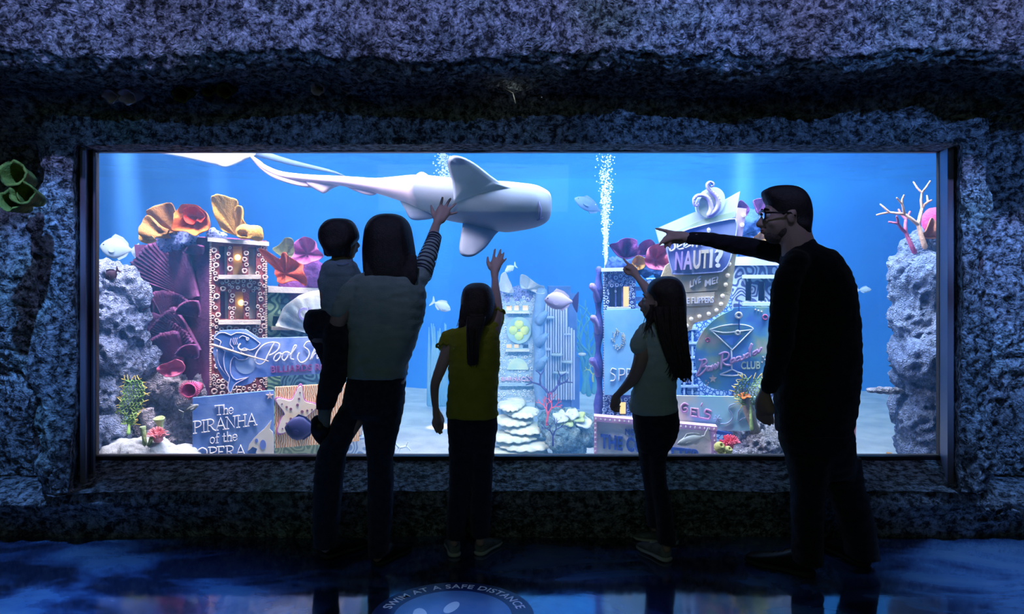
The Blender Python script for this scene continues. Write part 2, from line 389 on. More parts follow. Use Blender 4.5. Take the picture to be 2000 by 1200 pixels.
# small sea-sponges modelled on the rock of the gap, and the little lamp
def cup_sponge(name, c, axis, r, depth, mat, label, cat='sponge', group=None, lip=.25, seedv=0, parent=None):
    """open cup with thick ragged wall"""
    axis = V(axis).normalized(); a = axis.orthogonal().normalized(); b_ = axis.cross(a); n = 28; R = []
    prof_ = [(0, .0), (.55, .05), (.75, .3), (.85, .65), (1.0, 1.0), (1.0+lip*.3, 1.06), (.82, 1.0), (.62, .6), (.45, .25), (0.02, .15)]
    for rr, h in prof_:
        ring = []
        for k in range(n):
            th = 2*PI*k/n; w_ = 1+.16*noise.noise(V((math.cos(th)*2+seedv, math.sin(th)*2, h*2)))
            q = V(c)+(a*math.cos(th)+b_*math.sin(th))*max(rr, .02)*r*w_+axis*depth*h*(1+.2*noise.noise(V((math.cos(th)*1.5, math.sin(th)*1.5+seedv, 0))))
            ring.append(q)
        R.append(ring)
    mb = MB(); mb.rings(R)
    o = mb.build(name, mat, parent)
    if label: tag(o, label, cat, group)
    return o
M_sp_white = pm('sponge_pale', (.9, .78, .85), (.8, .66, .76), scale=30, bump=1, bscale=80)
M_sp_yel = pm('sponge_yellow', (.20, .20, .03), (.10, .13, .02), scale=25, bump=1, bscale=80)
for i, (px, py, r, m_, lb) in enumerate(((219, 181, .034, M_sp_white, 'pale pink tube sponge at the left end of the dark rock gap'), (252, 181, .038, M_sp_white, 'pale tube sponge paired right beside the leftmost one in the rock gap'),
        (356, 176, .040, M_sp_yel, 'single yellow-green cup sponge hanging in the dark rock gap'), (408, 168, .028, M_sp_yel, 'small dim yellow sponge, left one of the joined pair in the gap'), (440, 170, .036, M_sp_yel, 'yellow-brown sponge, right one of the joined pair in the gap'),
        (622, 165, .030, M_sp_white, 'pale cup sponge above the child in the rock gap'), (680, 160, .034, M_sp_white, 'pale cup sponge nearest the small lamp in the rock gap'))):
    c = P(px, py, 3.72); cup_sponge('tube_sponge', c+V((0, .14, .03)), (0, -1, -.35), r, .16, m_, lb, 'sponge', 'sponges in the rock gap', seedv=i*3)
for i, (px, py, r) in enumerate(((18, 350, .055), (38, 388, .05), (12, 402, .045))):
    c = P(px, py, 3.45); cup_sponge('wall_sponge', c+V((0, .16, .0)), (.2, -1, .1), r, .2, M_sp_yel, ('upper', 'right', 'lower')[i]+' yellow-green cup sponge of the cluster on the left rock', 'sponge', 'sponge cluster on the left rock', seedv=i*5+1)
lp = P(1002, 160, 3.72)
lm = thing('spot_lamp', lp+V((0, .1, .09)), 'small metal spot lamp hanging in the dark rock gap over the window', 'lamp')
mb = MB(); mb.box(lp+V((-.022, -.03, -.035)), lp+V((.022, .03, .03))); mb.build('housing', pm('lamp_metal', (.45, .5, .48), rough=.4, metal=.6), lm, smooth=False)
lamp('POINT', 'spot_lamp_glow', lp+V((0, -.05, -.08)), (0, 0, 0), .03, (.9, .95, 1), shadow_soft_size=.02)
mb = MB(); mb.tube([lp+V((0, 0, .03)), lp+V((0, .02, .16))], .006).build('bracket', MATS['lamp_metal'], lm)
mb = MB(); mb.tube([lp+V((-.02, -.02, .0)), lp+V((-.04, -.03, -.04)), lp+V((.0, -.03, -.06)), lp+V((.012, -.03, -.11))], .003, n=6).build('cable', pm('cable_grey', (.3, .3, .25)), lm)
# ================================================================ the tank
M_sand = pm('sand', (.38, .42, .50), (.52, .56, .62), scale=4, rough=.95, bump=.7, bscale=60)
TX = 6.6; TY0, TY1 = GY+.03, 6.9; TZ = -.35
# sand bed
def height(x, y): return TZ+.05*noise.noise(V((x*.9, y*.9, 0)))+.02*noise.noise(V((x*3, y*3, 4)))
mb = MB(); xs = lin(-TX, TX, 150); ys = lin(TY0, TY1+.3, 90); n = len(xs)
mb.add([(x, y, height(x, y)) for y in ys for x in xs], [(j*n+i, j*n+i+1, (j+1)*n+i+1, (j+1)*n+i) for j in range(len(ys)-1) for i in range(n-1)])
o = mb.build('tank_sand_bed', M_sand); tag(o, 'pale sand covering the bottom of the tank', 'sand', kind='structure'); o.name = 'ground'
# curved blue back wall
mb = MB(); pts = [(-TX, TY0)]+[(-TX+1.6*(1-math.cos(a))*0+ (0), 0) for a in ()]
q = [(-TX, TY0), (-TX, TY1-1.6)]+[(-TX+1.6-1.6*math.cos(a), TY1-1.6+1.6*math.sin(a)) for a in lin(.1, PI/2, 12)]
q += [(-x, y) for x, y in reversed(q)]
mb.add([(x, y, z) for z in (TZ-.1, 3.9) for x, y in q], [(i, i+1, len(q)+i+1, len(q)+i) for i in range(len(q)-1)])
o = mb.build('wall_tank_back', pm('tank_blue_paint', (.012, .13, .66), (.02, .20, .80), scale=.6, rough=.95, spec=.1)); o['kind'] = 'structure'
# water: surface seen from below, and its slightly milky body
WZ = 2.62
m, nt, b = newmat('water_surface'); nt.nodes.remove(b); L = nt.links; out = nt.nodes['Material Output']
tr = nd(nt, 'ShaderNodeBsdfTransparent'); tr.inputs[0].default_value = (.93, .97, 1, 1); gl = nd(nt, 'ShaderNodeBsdfGlossy'); gl.inputs['Roughness'].default_value = .03
lw = nd(nt, 'ShaderNodeLayerWeight', Blend=.55); mx = nd(nt, 'ShaderNodeMixShader'); rr_ = ramp(nt, [(.45, (.02, .02, .02)), (.8, (.9, .9, .9))]); L.new(lw.outputs['Facing'], rr_.inputs[0])
L.new(rr_.outputs[0], mx.inputs[0]); L.new(tr.outputs[0], mx.inputs[1]); L.new(gl.outputs[0], mx.inputs[2]); L.new(mx.outputs[0], out.inputs[0])
M_surf = m
mb = MB(); xs = lin(-TX, TX, 170); ys = lin(TY0, TY1, 110); n = len(xs)
def wz(x, y): return WZ+.05*noise.noise(V((x*1.1, y*2.2, 3)))+.03*noise.noise(V((x*3, y*5, 8)))
mb.add([(x, y, wz(x, y)) for y in ys for x in xs], [(j*n+i, j*n+i+1, (j+1)*n+i+1, (j+1)*n+i) for j in range(len(ys)-1) for i in range(n-1)])
o = mb.build('water_surface', M_surf); o['kind'] = 'structure'
m = bpy.data.materials.new('water_body'); m.use_nodes = True; nt = m.node_tree; nt.nodes.remove(nt.nodes['Principled BSDF'])
vsn = nd(nt, 'ShaderNodeVolumeScatter'); vsn.inputs['Color'].default_value = (.12, .45, 1, 1); vsn.inputs['Density'].default_value = .10; vsn.inputs['Anisotropy'].default_value = .3
nt.links.new(vsn.outputs[0], nt.nodes['Material Output'].inputs['Volume'])
mb = MB(); mb.box((-TX+.02, TY0+.02, TZ-.05), (TX-.02, TY1-.02, WZ-.1)); o = mb.build('water_body', m, smooth=False); o['kind'] = 'structure'

# ---------------------------------------------------------------- tools for the scenery faces
class Plane:
    """vertical board plane: passes through the point seen at column px0 at depth d0, turned by th"""
    def __init__(s, px0, d0, th):
        s.x0 = (px0-1000)/FOC*d0; s.d0 = d0; s.t = math.tan(math.radians(th)); a = math.radians(th)
        s.u = V((math.cos(a), math.sin(a), 0)); s.n = V((math.sin(a), -math.cos(a), 0))
    def at(s, px, py, off=0):
        k = (px-1000)/FOC; d = (s.d0-s.t*s.x0)/(1-s.t*k)
        return P(px, py, d)+s.n*off
def slab(mb, pl, poly, o0, o1):
    mb.rings([[pl.at(x, y, o0) for x, y in poly], [pl.at(x, y, o1) for x, y in poly]]); return mb
def rslab(mb, pl, x0, y0, x1, y1, o0, o1): return slab(mb, pl, [(x0, y0), (x1, y0), (x1, y1), (x0, y1)], o0, o1)
def holes(mb, pl, x0, y0, x1, y1, hs, o0, o1):
    """board with rectangular openings"""
    xs = sorted({x0, x1, *[h[0] for h in hs], *[h[2] for h in hs]}); ys = sorted({y0, y1, *[h[1] for h in hs], *[h[3] for h in hs]})
    for i in range(len(xs)-1):
        for j in range(len(ys)-1):
            cx, cy = (xs[i]+xs[i+1])/2, (ys[j]+ys[j+1])/2
            if any(h[0] < cx < h[2] and h[1] < cy < h[3] for h in hs): continue
            rslab(mb, pl, xs[i], ys[j], xs[i+1], ys[j+1], o0, o1)
    return mb
def stroke(mb, pl, pts, r, off, n=6, sub=5):
    q = spline(pts, sub) if sub > 1 else pts; mb.tube([pl.at(x, y, off) for x, y in q], r, n=n); return mb
def torus(mb, c, nrm, R_, r, n=10, k=5, wob=0):
    a = V(nrm).orthogonal().normalized(); b_ = V(nrm).normalized().cross(a); rs = []
    for i in range(n):
        th = 2*PI*i/n; e = a*math.cos(th)+b_*math.sin(th); cc = V(c)+e*R_*(1+wob*math.sin(th*3))
        rs.append([cc+e*r*math.cos(2*PI*j/k)+V(nrm)*r*1.3*math.sin(2*PI*j/k) for j in range(k)])
    return mb.rings(rs, closed=True)
def barnacles(mb, pl, box, hs, count, rpx, off, rnd, jitter=.35):
    x0, y0, x1, y1 = box; got = []; tries = 0
    while len(got) < count and tries < count*40:
        tries += 1; x = rnd.uniform(x0, x1); y = rnd.uniform(y0, y1); r = rpx*rnd.uniform(1-jitter, 1+jitter)
        if any(h[0]-r*.6 < x < h[2]+r*.6 and h[1]-r*.6 < y < h[3]+r*.6 for h in hs): continue
        if any((x-a)**2+(y-b_)**2 < (r+c)**2*1.15 for a, b_, c in got): continue
        got.append((x, y, r)); k = (pl.at(x, y)-V((0, CAM_Y, CAM_Z))).length/FOC
        torus(mb, pl.at(x, y, off), pl.n, r*k*.72, r*k*.30, wob=.06)
    return mb
def textline(pl, s, x0, y0, x1, y1, h, off, mb, bold=.0, ital=0, ext=.004):
    """raised words between two baseline points, letter height h px"""
    vv, fs = textmesh(s, 1, 0, 1, 1.0, bold); ax, bx = min(v.x for v in vv), max(v.x for v in vv); cap = .73
    k = (pl.at(x0, y0)-V((0, CAM_Y, CAM_Z))).length/FOC; e = ext/k
    def f(v, o_):
        t = (v.x-ax)/(bx-ax); yy = v.y/cap*h
        return pl.at(x0+(x1-x0)*t+ital*yy, y0+(y1-y0)*t-yy, off+o_)
    n = len(vv); top = [f(v, ext) for v in vv]; bot = [f(v, 0) for v in vv]
    cnt = {}
    for fc_ in fs:
        for a, b_ in zip(fc_, fc_[1:]+fc_[:1]): cnt[(a, b_)] = 1
    F = [tuple(fc_) for fc_ in fs]+[(b_, a, a+n, b_+n) for (a, b_) in cnt if (b_, a) not in cnt]
    mb.add(top+bot, F)
    return mb
def serif(pl, s, x0, y0, x1, y1, h, off, r, mb):
    """roman capitals and small letters drawn as strokes with serifs; boxes in a unit square"""
    G = {'T': (.95, [[(.02,1),(.93,1)],[(.47,1),(.47,0)],[(.3,0),(.65,0)],[(.02,1),(.02,.85)],[(.93,1),(.93,.85)]]),
         'h': (.62, [[(.1,1.05),(.1,0)],[(.1,.4),(.3,.62),(.48,.5),(.48,0)],[(0,0),(.2,0)],[(.38,0),(.58,0)]]),
         'e': (.56, [[(.05,.34),(.48,.34),(.44,.58),(.26,.66),(.08,.5),(.05,.25),(.2,.02),(.38,.02),(.5,.14)]]),
         'P': (.75, [[(.14,0),(.14,1)],[(.02,1),(.4,1),(.66,.88),(.66,.62),(.4,.48),(.14,.48)],[(.02,0),(.28,0)]]),
         'I': (.42, [[(.18,0),(.18,1)],[(.04,0),(.34,0)],[(.04,1),(.34,1)]]),
         'R': (.86, [[(.14,0),(.14,1)],[(.02,1),(.4,1),(.62,.88),(.62,.64),(.4,.5),(.14,.5)],[(.36,.5),(.6,.15),(.84,0)],[(.02,0),(.28,0)]]),
         'A': (.92, [[(.08,0),(.44,1.04),(.82,0)],[(.2,.34),(.68,.34)],[(0,0),(.2,0)],[(.68,0),(.92,0)]]),
         'N': (.98, [[(.12,0),(.12,1),(.8,0),(.8,1)],[(0,1),(.14,1)],[(.0,0),(.24,0)],[(.68,1),(.92,1)]]),
         'H': (.92, [[(.14,0),(.14,1)],[(.74,0),(.74,1)],[(.14,.5),(.74,.5)],[(.02,0),(.26,0)],[(.62,0),(.86,0)],[(.02,1),(.26,1)],[(.62,1),(.86,1)]]),
         'o': (.60, [[(.27,.66),(.08,.52),(.06,.18),(.26,0),(.46,.16),(.48,.5),(.27,.66)]]),
         'f': (.42, [[(.4,.98),(.26,1.02),(.17,.85),(.17,0)],[(.04,.62),(.34,.62)],[(.06,0),(.3,0)]]),
         't': (.42, [[(.16,.9),(.16,.12),(.24,.02),(.36,.06)],[(.02,.62),(.34,.62)]]),
         'O': (.98, [[(.46,1.02),(.14,.84),(.06,.5),(.14,.16),(.46,-.02),(.78,.16),(.86,.5),(.78,.84),(.46,1.02)]]),
         'E': (.72, [[(.14,0),(.14,1)],[(.02,1),(.58,1),(.58,.86)],[(.14,.52),(.46,.52)],[(.02,0),(.6,0),(.6,.16)]]),
         ' ': (.35, [])}
    tot = sum(G[c][0] for c in s); x = 0; curved = set('heoPRftO')
    for c in s:
        wd, st_ = G[c]
        for ps in st_:
            ps = [((x+a)/tot, b_) for a, b_ in ps]
            q = spline(ps, 4) if (c in curved and len(ps) > 3) else ps
            mb.tube([pl.at(x0+(x1-x0)*u, y0+(y1-y0)*u-v_*h, off) for u, v_ in q], r, n=5)
        x += wd
    return mb

# ---------------------------------------------------------------- LEFT: street of crooked houses
A = Plane(407, 5.0, 24)
rnd = random.Random(11)
M_maroon = pm('maroon_plaster', (.20, .035, .05), (.30, .07, .08), scale=10, bump=1, bscale=60)
M_cream = pm('cream_barnacle', (.85, .66, .58), (.72, .50, .48), scale=20, bump=.5)
M_sill = pm('sill_cream', (.80, .68, .58), (.62, .56, .52), scale=8, bump=.6, bscale=40)
M_grey = pm('grey_trim', (.42, .42, .46), (.6, .56, .55), scale=7, bump=.6)
M_purple = pm('fan_purple', (.10, .03, .12), (.24, .06, .20), scale=3, bump=1, bscale=30)
M_pane = pm('pane_frosted', (.62, .64, .66), (.50, .46, .38), scale=5, rough=.5)
M_warm = em('lantern_glow', (1, .62, .16), 4.0)
tw = thing('barnacle_tower', A.at(465, 760, -.2), 'maroon barnacle-studded tower with two rows of lit windows behind the shark sign', 'miniature building')
W1 = [(428, 481, 444, 537), (455, 481, 474, 537), (485, 483, 500, 537), (430, 570, 446, 624), (459, 570, 476, 624), (486, 571, 501, 624)]
mb = MB(); holes(mb, A, 409, 470, 521, 900, W1, -.06, 0); mb.build('facade', M_maroon, tw, smooth=False)
mb = MB(); rslab(mb, A, 409, 472, 521, 1010, -.42, -.10); rslab(mb, A, 409, 900, 521, 1010, -.10, 0); mb.build('body', M_maroon, tw, smooth=False)
for i, h in enumerate(W1):
    if i not in (1, 4): mb = MB(); rslab(mb, A, h[0]-1, h[1]-1, h[2]+1, h[3]+1, -.098, -.06); mb.build('window_pane', M_pane, tw, smooth=False)
M_pane2 = pm('pane_amber', (.75, .55, .18), (.55, .42, .25), scale=8, rough=.4)
for i in (1, 4): h = W1[i]; mb = MB(); rslab(mb, A, h[0]-1, h[1]-1, h[2]+1, h[3]+1, -.098, -.06); mb.build('amber_pane', M_pane2, tw, smooth=False)
for px, py in ((465, 503), (472, 592)):
    mb = MB(); mb.ball(A.at(px, py, -.035), .020, 12, 8); mb.build('lantern', M_warm, tw)
for y in (537, 625): mb = MB(); rslab(mb, A, 426, y, 508, y+8, -.06, .05); mb.build('window_sill', M_sill, tw, smooth=False)
mb = MB(); slab(mb, A, [(405, 464), (524, 473), (524, 481), (405, 472)], -.40, .04); mb.build('cornice', M_grey, tw, smooth=False)
mb = MB(); barnacles(mb, A, (414, 484, 518, 770), W1+[(425, 537, 508, 546), (427, 625, 508, 634)], 190, 4.4, .004, rnd); mb.build('barnacle_rings', M_cream, tw)
mb = MB()
for k in range(62): y = 474+k*4.6; mb.ball(A.at(411+.3*math.sin(k), y, .004), .0085, 6, 4); mb.ball(A.at(519.5, y, .004), .0085, 6, 4)
mb.build('bead_trim', pm('bead_peach', (.86, .62, .45), (.7, .45, .4), scale=30), tw)
# purple sea-fan side wall
B = Plane(407, 5.02, -38)
pw = thing('purple_fan_facade', B.at(330, 760, -.1), 'dark purple wall of overlapping ribbed sea fans left of the maroon tower', 'wall sculpture')
mb = MB(); slab(mb, B, [(262, 478), (330, 480), (372, 462), (409, 466), (410, 800), (400, 1000), (262, 1000), (285, 640), (272, 560)], -.30, 0); mb.build('panel', M_purple, pw, smooth=False)
def fan(mb, pl, c, r, a0, a1, off, ribs=17, tilt=.05, bend=0):
    """ribbed half-fan: radial pleats in thick relief"""
    NR, NA = 8, ribs*3; F, Bk = [], []
    for i in range(NR+1):
        for j in range(NA+1):
            a = a0+(a1-a0)*j/NA; a += bend*(i/NR)**2; rr = r*(.08+.92*i/NR)*(1+.035*noise.noise(V((j*.3, c[0], 0)))*i/NR)
            o_ = off+.010*math.cos(j*2*PI/3)*(.3+.7*i/NR)+tilt*(i/NR)**2
            F.append(pl.at(c[0]+rr*math.cos(a), c[1]-rr*math.sin(a), o_)); Bk.append(pl.at(c[0]+rr*math.cos(a), c[1]-rr*math.sin(a), o_-.02))
    w_ = NA+1; n = len(F); fs = []
    for i in range(NR):
        for j in range(NA):
            q = (i*w_+j, i*w_+j+1, (i+1)*w_+j+1, (i+1)*w_+j); fs.append(q); fs.append(tuple(reversed([k+n for k in q])))
    def edge(l):
        for a, b_ in zip(l, l[1:]): fs.append((a, b_, b_+n, a+n))
    edge([NR*w_+j for j in range(w_)]); edge([i*w_ for i in range(NR+1)]); edge([i*w_+NA for i in range(NR+1)]); edge([j for j in range(w_)])
    mb.add(F+Bk, fs); return mb
M_fan = pm('fan_rib_purple', (.13, .045, .16), (.28, .08, .24), scale=4, bump=.8, bscale=50)
for c, r, a0, a1, off, t in (((395, 590), 142, 1.75, 2.75, .03, .04), ((405, 690), 100, 2.0, 2.9, .05, .04), ((330, 640), 72, .55, 1.9, .02, .03), ((300, 720), 110, .5, 1.45, .03, .05), ((300, 640), 62, 1.2, 2.6, .06, .05), ((375, 720), 75, 1.5, 2.7, .08, .05), ((400, 500), 22, 1.0, 2.9, .04, .03), ((404, 620), 34, 1.3, 2.9, .07, .04), ((404, 700), 30, 1.3, 2.9, .08, .04), ((300, 770), 60, 1.5, 2.6, .08, .05)):
    mb = MB(); fan(mb, B, c, r, a0, a1, off, tilt=t); mb.build('sea_fan', M_fan, pw)
# green maze house behind
C1 = Plane(521, 5.25, 24)
gh = thing('maze_house', C1.at(590, 860, -.2), 'green house with winding maze relief right of the maroon tower', 'miniature building')
M_maze = pm('maze_green', (.04, .11, .10), (.30, .48, .30), scale=11, kind='maze', lo=.3, hi=.7, bump=.5)
M_mazeb = pm('maze_teal', (.03, .07, .14), (.12, .24, .32), scale=12, kind='maze', lo=.3, hi=.7, bump=.5)
W2 = [(533, 618, 548, 637), (556, 618, 570, 637), (583, 618, 598, 637)]
mb = MB(); holes(mb, C1, 522, 572, 548, 1000, [W2[0]], -.3, 0); mb.build('front_wall', M_maze, gh, smooth=False)
mb = MB(); holes(mb, C1, 548, 572, 720, 1000, W2[1:], -.3, -.03); mb.build('recessed_wall', M_mazeb, gh, smooth=False)
mb = MB(); rslab(mb, C1, 528, 600, 720, 650, -.26, -.24); mb.build('window_panes', M_pane, gh, smooth=False)
mb = MB(); slab(mb, C1, [(522, 560), (720, 566), (720, 576), (522, 571)], -.3, .05); mb.build('cornice', M_grey, gh, smooth=False)
mb = MB(); rslab(mb, C1, 528, 638, 640, 644, -.05, .05); mb.build('window_sill', M_sill, gh, smooth=False)
# clam-shell board with letters
sb = thing('clam_sign', C1.at(610, 620, .1), 'pale clam-shell sign with purple letters beside the green maze house', 'sign')
mb = MB(); fan(mb, C1, (620, 655), 88, .6, 2.9, .10, ribs=9, tilt=.02); mb.build('shell', pm('shell_grey', (.50, .56, .58), (.66, .68, .66), scale=5, bump=.4), sb)
mb = MB(); textline(C1, 'CL', 575, 622, 608, 622, 24, .15, mb, bold=.02, ext=.02); mb.build('lettering', pm('letter_lilac', (.45, .38, .72), rough=.6), sb, smooth=False)
# pool sign
PS = Plane(415, 4.86, 14)
ps = thing('shark_sign', PS.at(530, 700), 'blue billiards sign with a shark holding a cue and curly raised letters', 'sign')
M_blueboard = pm('board_blue', (.12, .24, .62), (.30, .40, .72), scale=7, rough=.7, bump=.2)
M_dkblue = pm('board_shark', (.05, .13, .38), (.10, .22, .52), scale=9, rough=.6, bump=.2)
poly = [(418, 655), (430, 646), (452, 645), (480, 644), (492, 652), (505, 661), (560, 660), (700, 655), (712, 726), (560, 734), (500, 738), (492, 748), (476, 754), (456, 754), (436, 740), (422, 715), (416, 690)]
mb = MB(); slab(mb, PS, poly, -.03, .0); mb.build('board', M_blueboard, ps, smooth=False)
mb = MB(); slab(mb, PS, [(480+21*math.cos(a), 708+23*math.sin(a)) for a in lin(0, 2*PI, 28)[:-1]], 0, .004); mb.build('ball', pm('ball_pale', (.42, .55, .80), rough=.5), ps, smooth=False)
sharkb = [(419, 660), (428, 651), (440, 650), (452, 655), (462, 650), (480, 652), (493, 659), (505, 668), (508, 672), (500, 680), (488, 684), (478, 680), (470, 686), (482, 694), (489, 694), (480, 702), (466, 702), (458, 696), (452, 705), (450, 720), (452, 732), (462, 742), (486, 736), (470, 744), (458, 752), (452, 766), (447, 764), (446, 750), (449, 737), (440, 722), (437, 700), (440, 686), (430, 676), (432, 668), (428, 664)]
mb = MB(); slab(mb, PS, sharkb, .0, .014); mb.build('shark_relief', M_dkblue, ps, smooth=False)
mb = MB(); stroke(mb, PS, sharkb+[sharkb[0]], .0032, .016, n=5, sub=2)
for k in range(3): stroke(mb, PS, [(457+k*3.5, 660), (455.5+k*3.5, 666), (458+k*3.5, 673)], .0022, .018)
stroke(mb, PS, [(468, 660), (474, 656), (482, 659), (484, 663)], .0026, .018); stroke(mb, PS, [(424, 684), (427, 710), (440, 730), (450, 738)], .003, .005)
stroke(mb, PS, [(452, 662), (450, 672), (456, 680), (452, 686), (444, 684)], .0026, .018)
mb.build('outline', pm('outline_lilac', (.70, .62, .82), rough=.5), ps)
mb = MB(); stroke(mb, PS, [(469, 672), (466, 679), (472, 684), (482, 684)], .006, .015, n=6); mb.build('mouth', pm('mouth_white', (.8, .78, .85)), ps)
mb = MB(); torus(mb, PS.at(484, 662, .018), PS.n, .008, .0025); mb.build('eye', pm('mouth_white', (.8, .78, .85)), ps)
mb = MB(); mb.tube([PS.at(416, 673, .024), PS.at(470, 690, .026), PS.at(524, 705, .024)], [.008, .006, .004], n=8); mb.build('cue_stick', pm('cue_wood', (.75, .52, .42), rough=.5), ps)
M_let = pm('letter_white', (.86, .82, .90), rough=.5)
mb = MB()
for pts in ([(535, 671), (528, 685), (522, 697), (517, 707), (508, 712), (499, 707), (500, 693), (508, 680), (521, 671), (535, 669), (545, 672), (544, 682), (535, 690), (526, 694)],   # P
            [(545, 690), (539, 693), (535, 702), (540, 705), (547, 698), (548, 690), (543, 690), (552, 692)], [(561, 687), (554, 690), (551, 700), (556, 704), (562, 696), (563, 688), (558, 688), (566, 690)],  # oo
            [(566, 694), (574, 685), (579, 676), (575, 676), (570, 690), (568, 700), (573, 702)],   # l
            [(612, 672), (608, 668), (600, 668), (594, 677), (602, 684), (604, 694), (597, 705), (587, 708), (581, 700), (584, 690)],  # S
            [(606, 702), (614, 688), (622, 672), (619, 673), (611, 690), (608, 702), (614, 692), (620, 690), (619, 700), (624, 698)],  # h
            [(638, 688), (630, 690), (626, 699), (632, 701), (638, 692), (637, 699), (642, 700)],  # a
            [(646, 700), (648, 688), (654, 688)], [(660, 700), (668, 672), (664, 692), (672, 686), (666, 692), (674, 700)]):
    stroke(mb, PS, pts, .0052, .012, n=6)
mb.build('script_lettering', M_let, ps)
mb = MB(); textline(PS, 'BILLIARDS ROOM', 529, 728, 668, 721, 13, .002, mb, bold=.022, ext=.010); mb.build('lettering', pm('letter_plum', (.16, .03, .16), (.30, .10, .30), scale=30, rough=.6), ps, smooth=False)
# opera poster
OP = Plane(376, 4.72, 12)
op = thing('opera_poster', OP.at(455, 830), 'blue theatre board with raised white serif words and a pale fish-bone mask', 'sign')
mb = MB(); slab(mb, OP, [(376, 778), (534, 763), (535, 960), (376, 960)], -.03, 0); mb.build('board', pm('board_blue2', (.07, .18, .58), (.28, .42, .78), scale=6, rough=.7, bump=.15, lo=.3, hi=.7), op, smooth=False)
mb = MB()
serif(OP, 'The', 420, 811, 456, 808, 18, .006, .0036, mb); serif(OP, 'PIRANHA', 378, 847, 502, 830, 23, .006, .0040, mb)
serif(OP, 'of the', 410, 867, 464, 860, 18, .006, .0034, mb); serif(OP, 'OPERA', 385, 897, 481, 890, 21, .006, .0042, mb)
mb.build('lettering', M_let, op)
mask = [(484, 880), (487, 868), (496, 856), (506, 846), (516, 838), (526, 826), (530, 821), (527, 838), (533, 844), (535, 856), (535, 905), (512, 905), (508, 890), (500, 884), (503, 876), (494, 872), (488, 878)]
mb = MB(); slab(mb, OP, mask, 0, .014); o_m = mb.build('fish_mask', pm('mask_bone', (.80, .76, .70), (.7, .64, .6), scale=10), op, smooth=False)
mb = MB()
for cx, cy, rx, ry in ((501.5, 860, 3.2, 4), (514, 868, 6, 9.5)): slab(mb, OP, [(cx+rx*math.cos(a), cy+ry*math.sin(a)) for a in lin(0, 2*PI, 20)[:-1]], .014, .017)
mb.build('mask_eyes', pm('mask_eye_blue', (.14, .22, .60)), op, smooth=False)
mb = MB(); slab(mb, OP, [(527+(8 if k % 2 == 0 else 3)*math.sin(k*PI/5), 773-(8 if k % 2 == 0 else 3)*math.cos(k*PI/5)) for k in range(10)], 0, .012); mb.build('small_star', M_cream, op, smooth=False)
# starfish panel
SP = Plane(535, 4.90, 16)
sp = thing('starfish_panel', SP.at(610, 820), 'orange-striped panel with a big cream starfish in purple outline', 'sign')
mb = MB(); slab(mb, SP, [(537, 757), (700, 748), (702, 862), (537, 876)], -.03, 0); mb.build('board', pm('coral_stripes', (.62, .24, .07), (.92, .74, .50), scale=24, kind='wave', lo=.35, hi=.65, bump=.3), sp, smooth=False)
star = [(540, 783), (547, 778), (568, 782), (577, 768), (584, 755), (590, 757), (594, 782), (614, 789), (618, 795), (604, 808), (596, 818), (603, 842), (596, 850), (580, 836), (566, 828), (558, 842), (546, 845), (543, 838), (551, 815), (556, 806)]
cx = 580; cy = 803
big = [(cx+(x-cx)*1.09, cy+(y-cy)*1.09) for x, y in star]
def smoothpoly(p, k=4): return [(a, b_) for a, b_ in spline([p[-1]]+p+[p[0], p[1]], k)][k:-(k+1)]
mb = MB(); slab(mb, SP, smoothpoly(big), 0, .012); mb.build('starfish_outline', pm('star_purple', (.50, .20, .48)), sp, smooth=False)
mb = MB(); slab(mb, SP, smoothpoly(star), .012, .026); mb.build('starfish', pm('star_cream', (.88, .76, .62), (.80, .55, .28), scale=8, lo=.45, hi=.75), sp, smooth=False)
mb = MB()
for x, y, r in ((586, 766, 1.6), (584, 778, 2.2), (581, 790, 2.8), (568, 798, 2.8), (560, 794, 2.2), (551, 788, 1.5), (590, 803, 3), (600, 801, 2.3), (609, 799, 1.6), (568, 817, 2.6), (560, 826, 2), (552, 836, 1.5), (590, 820, 2.4), (595, 833, 1.8)):
    slab(mb, SP, [(x+r*math.cos(a), y+r*math.sin(a)) for a in lin(0, 2*PI, 12)[:-1]], .026, .03)
mb.build('spots', pm('spot_brown', (.22, .08, .14)), sp, smooth=False)
# lower green wall and pale block seen between the woman's legs
LG = Plane(537, 4.98, 16)
lg = thing('low_wall', LG.at(620, 890), 'low green maze wall under the starfish panel', 'wall')
mb = MB(); slab(mb, LG, [(537, 876), (640, 866), (640, 980), (537, 980)], -.2, 0); mb.build('green_face', pm('maze_light', (.24, .36, .24), (.55, .66, .42), scale=13, kind='maze', lo=.3, hi=.7, bump=.4), lg, smooth=False)
mb = MB(); slab(mb, LG, [(640, 864), (740, 850), (740, 980), (640, 980)], -.2, .02); mb.build('blue_face', pm('maze_pale', (.26, .38, .62), (.70, .80, .92), scale=13, kind='maze', lo=.3, hi=.7, bump=.4), lg, smooth=False)
mb = MB(); slab(mb, LG, [(640, 800), (705, 800), (708, 850), (640, 852)], -.2, 0); mb.build('cream_block', M_sill, lg, smooth=False)

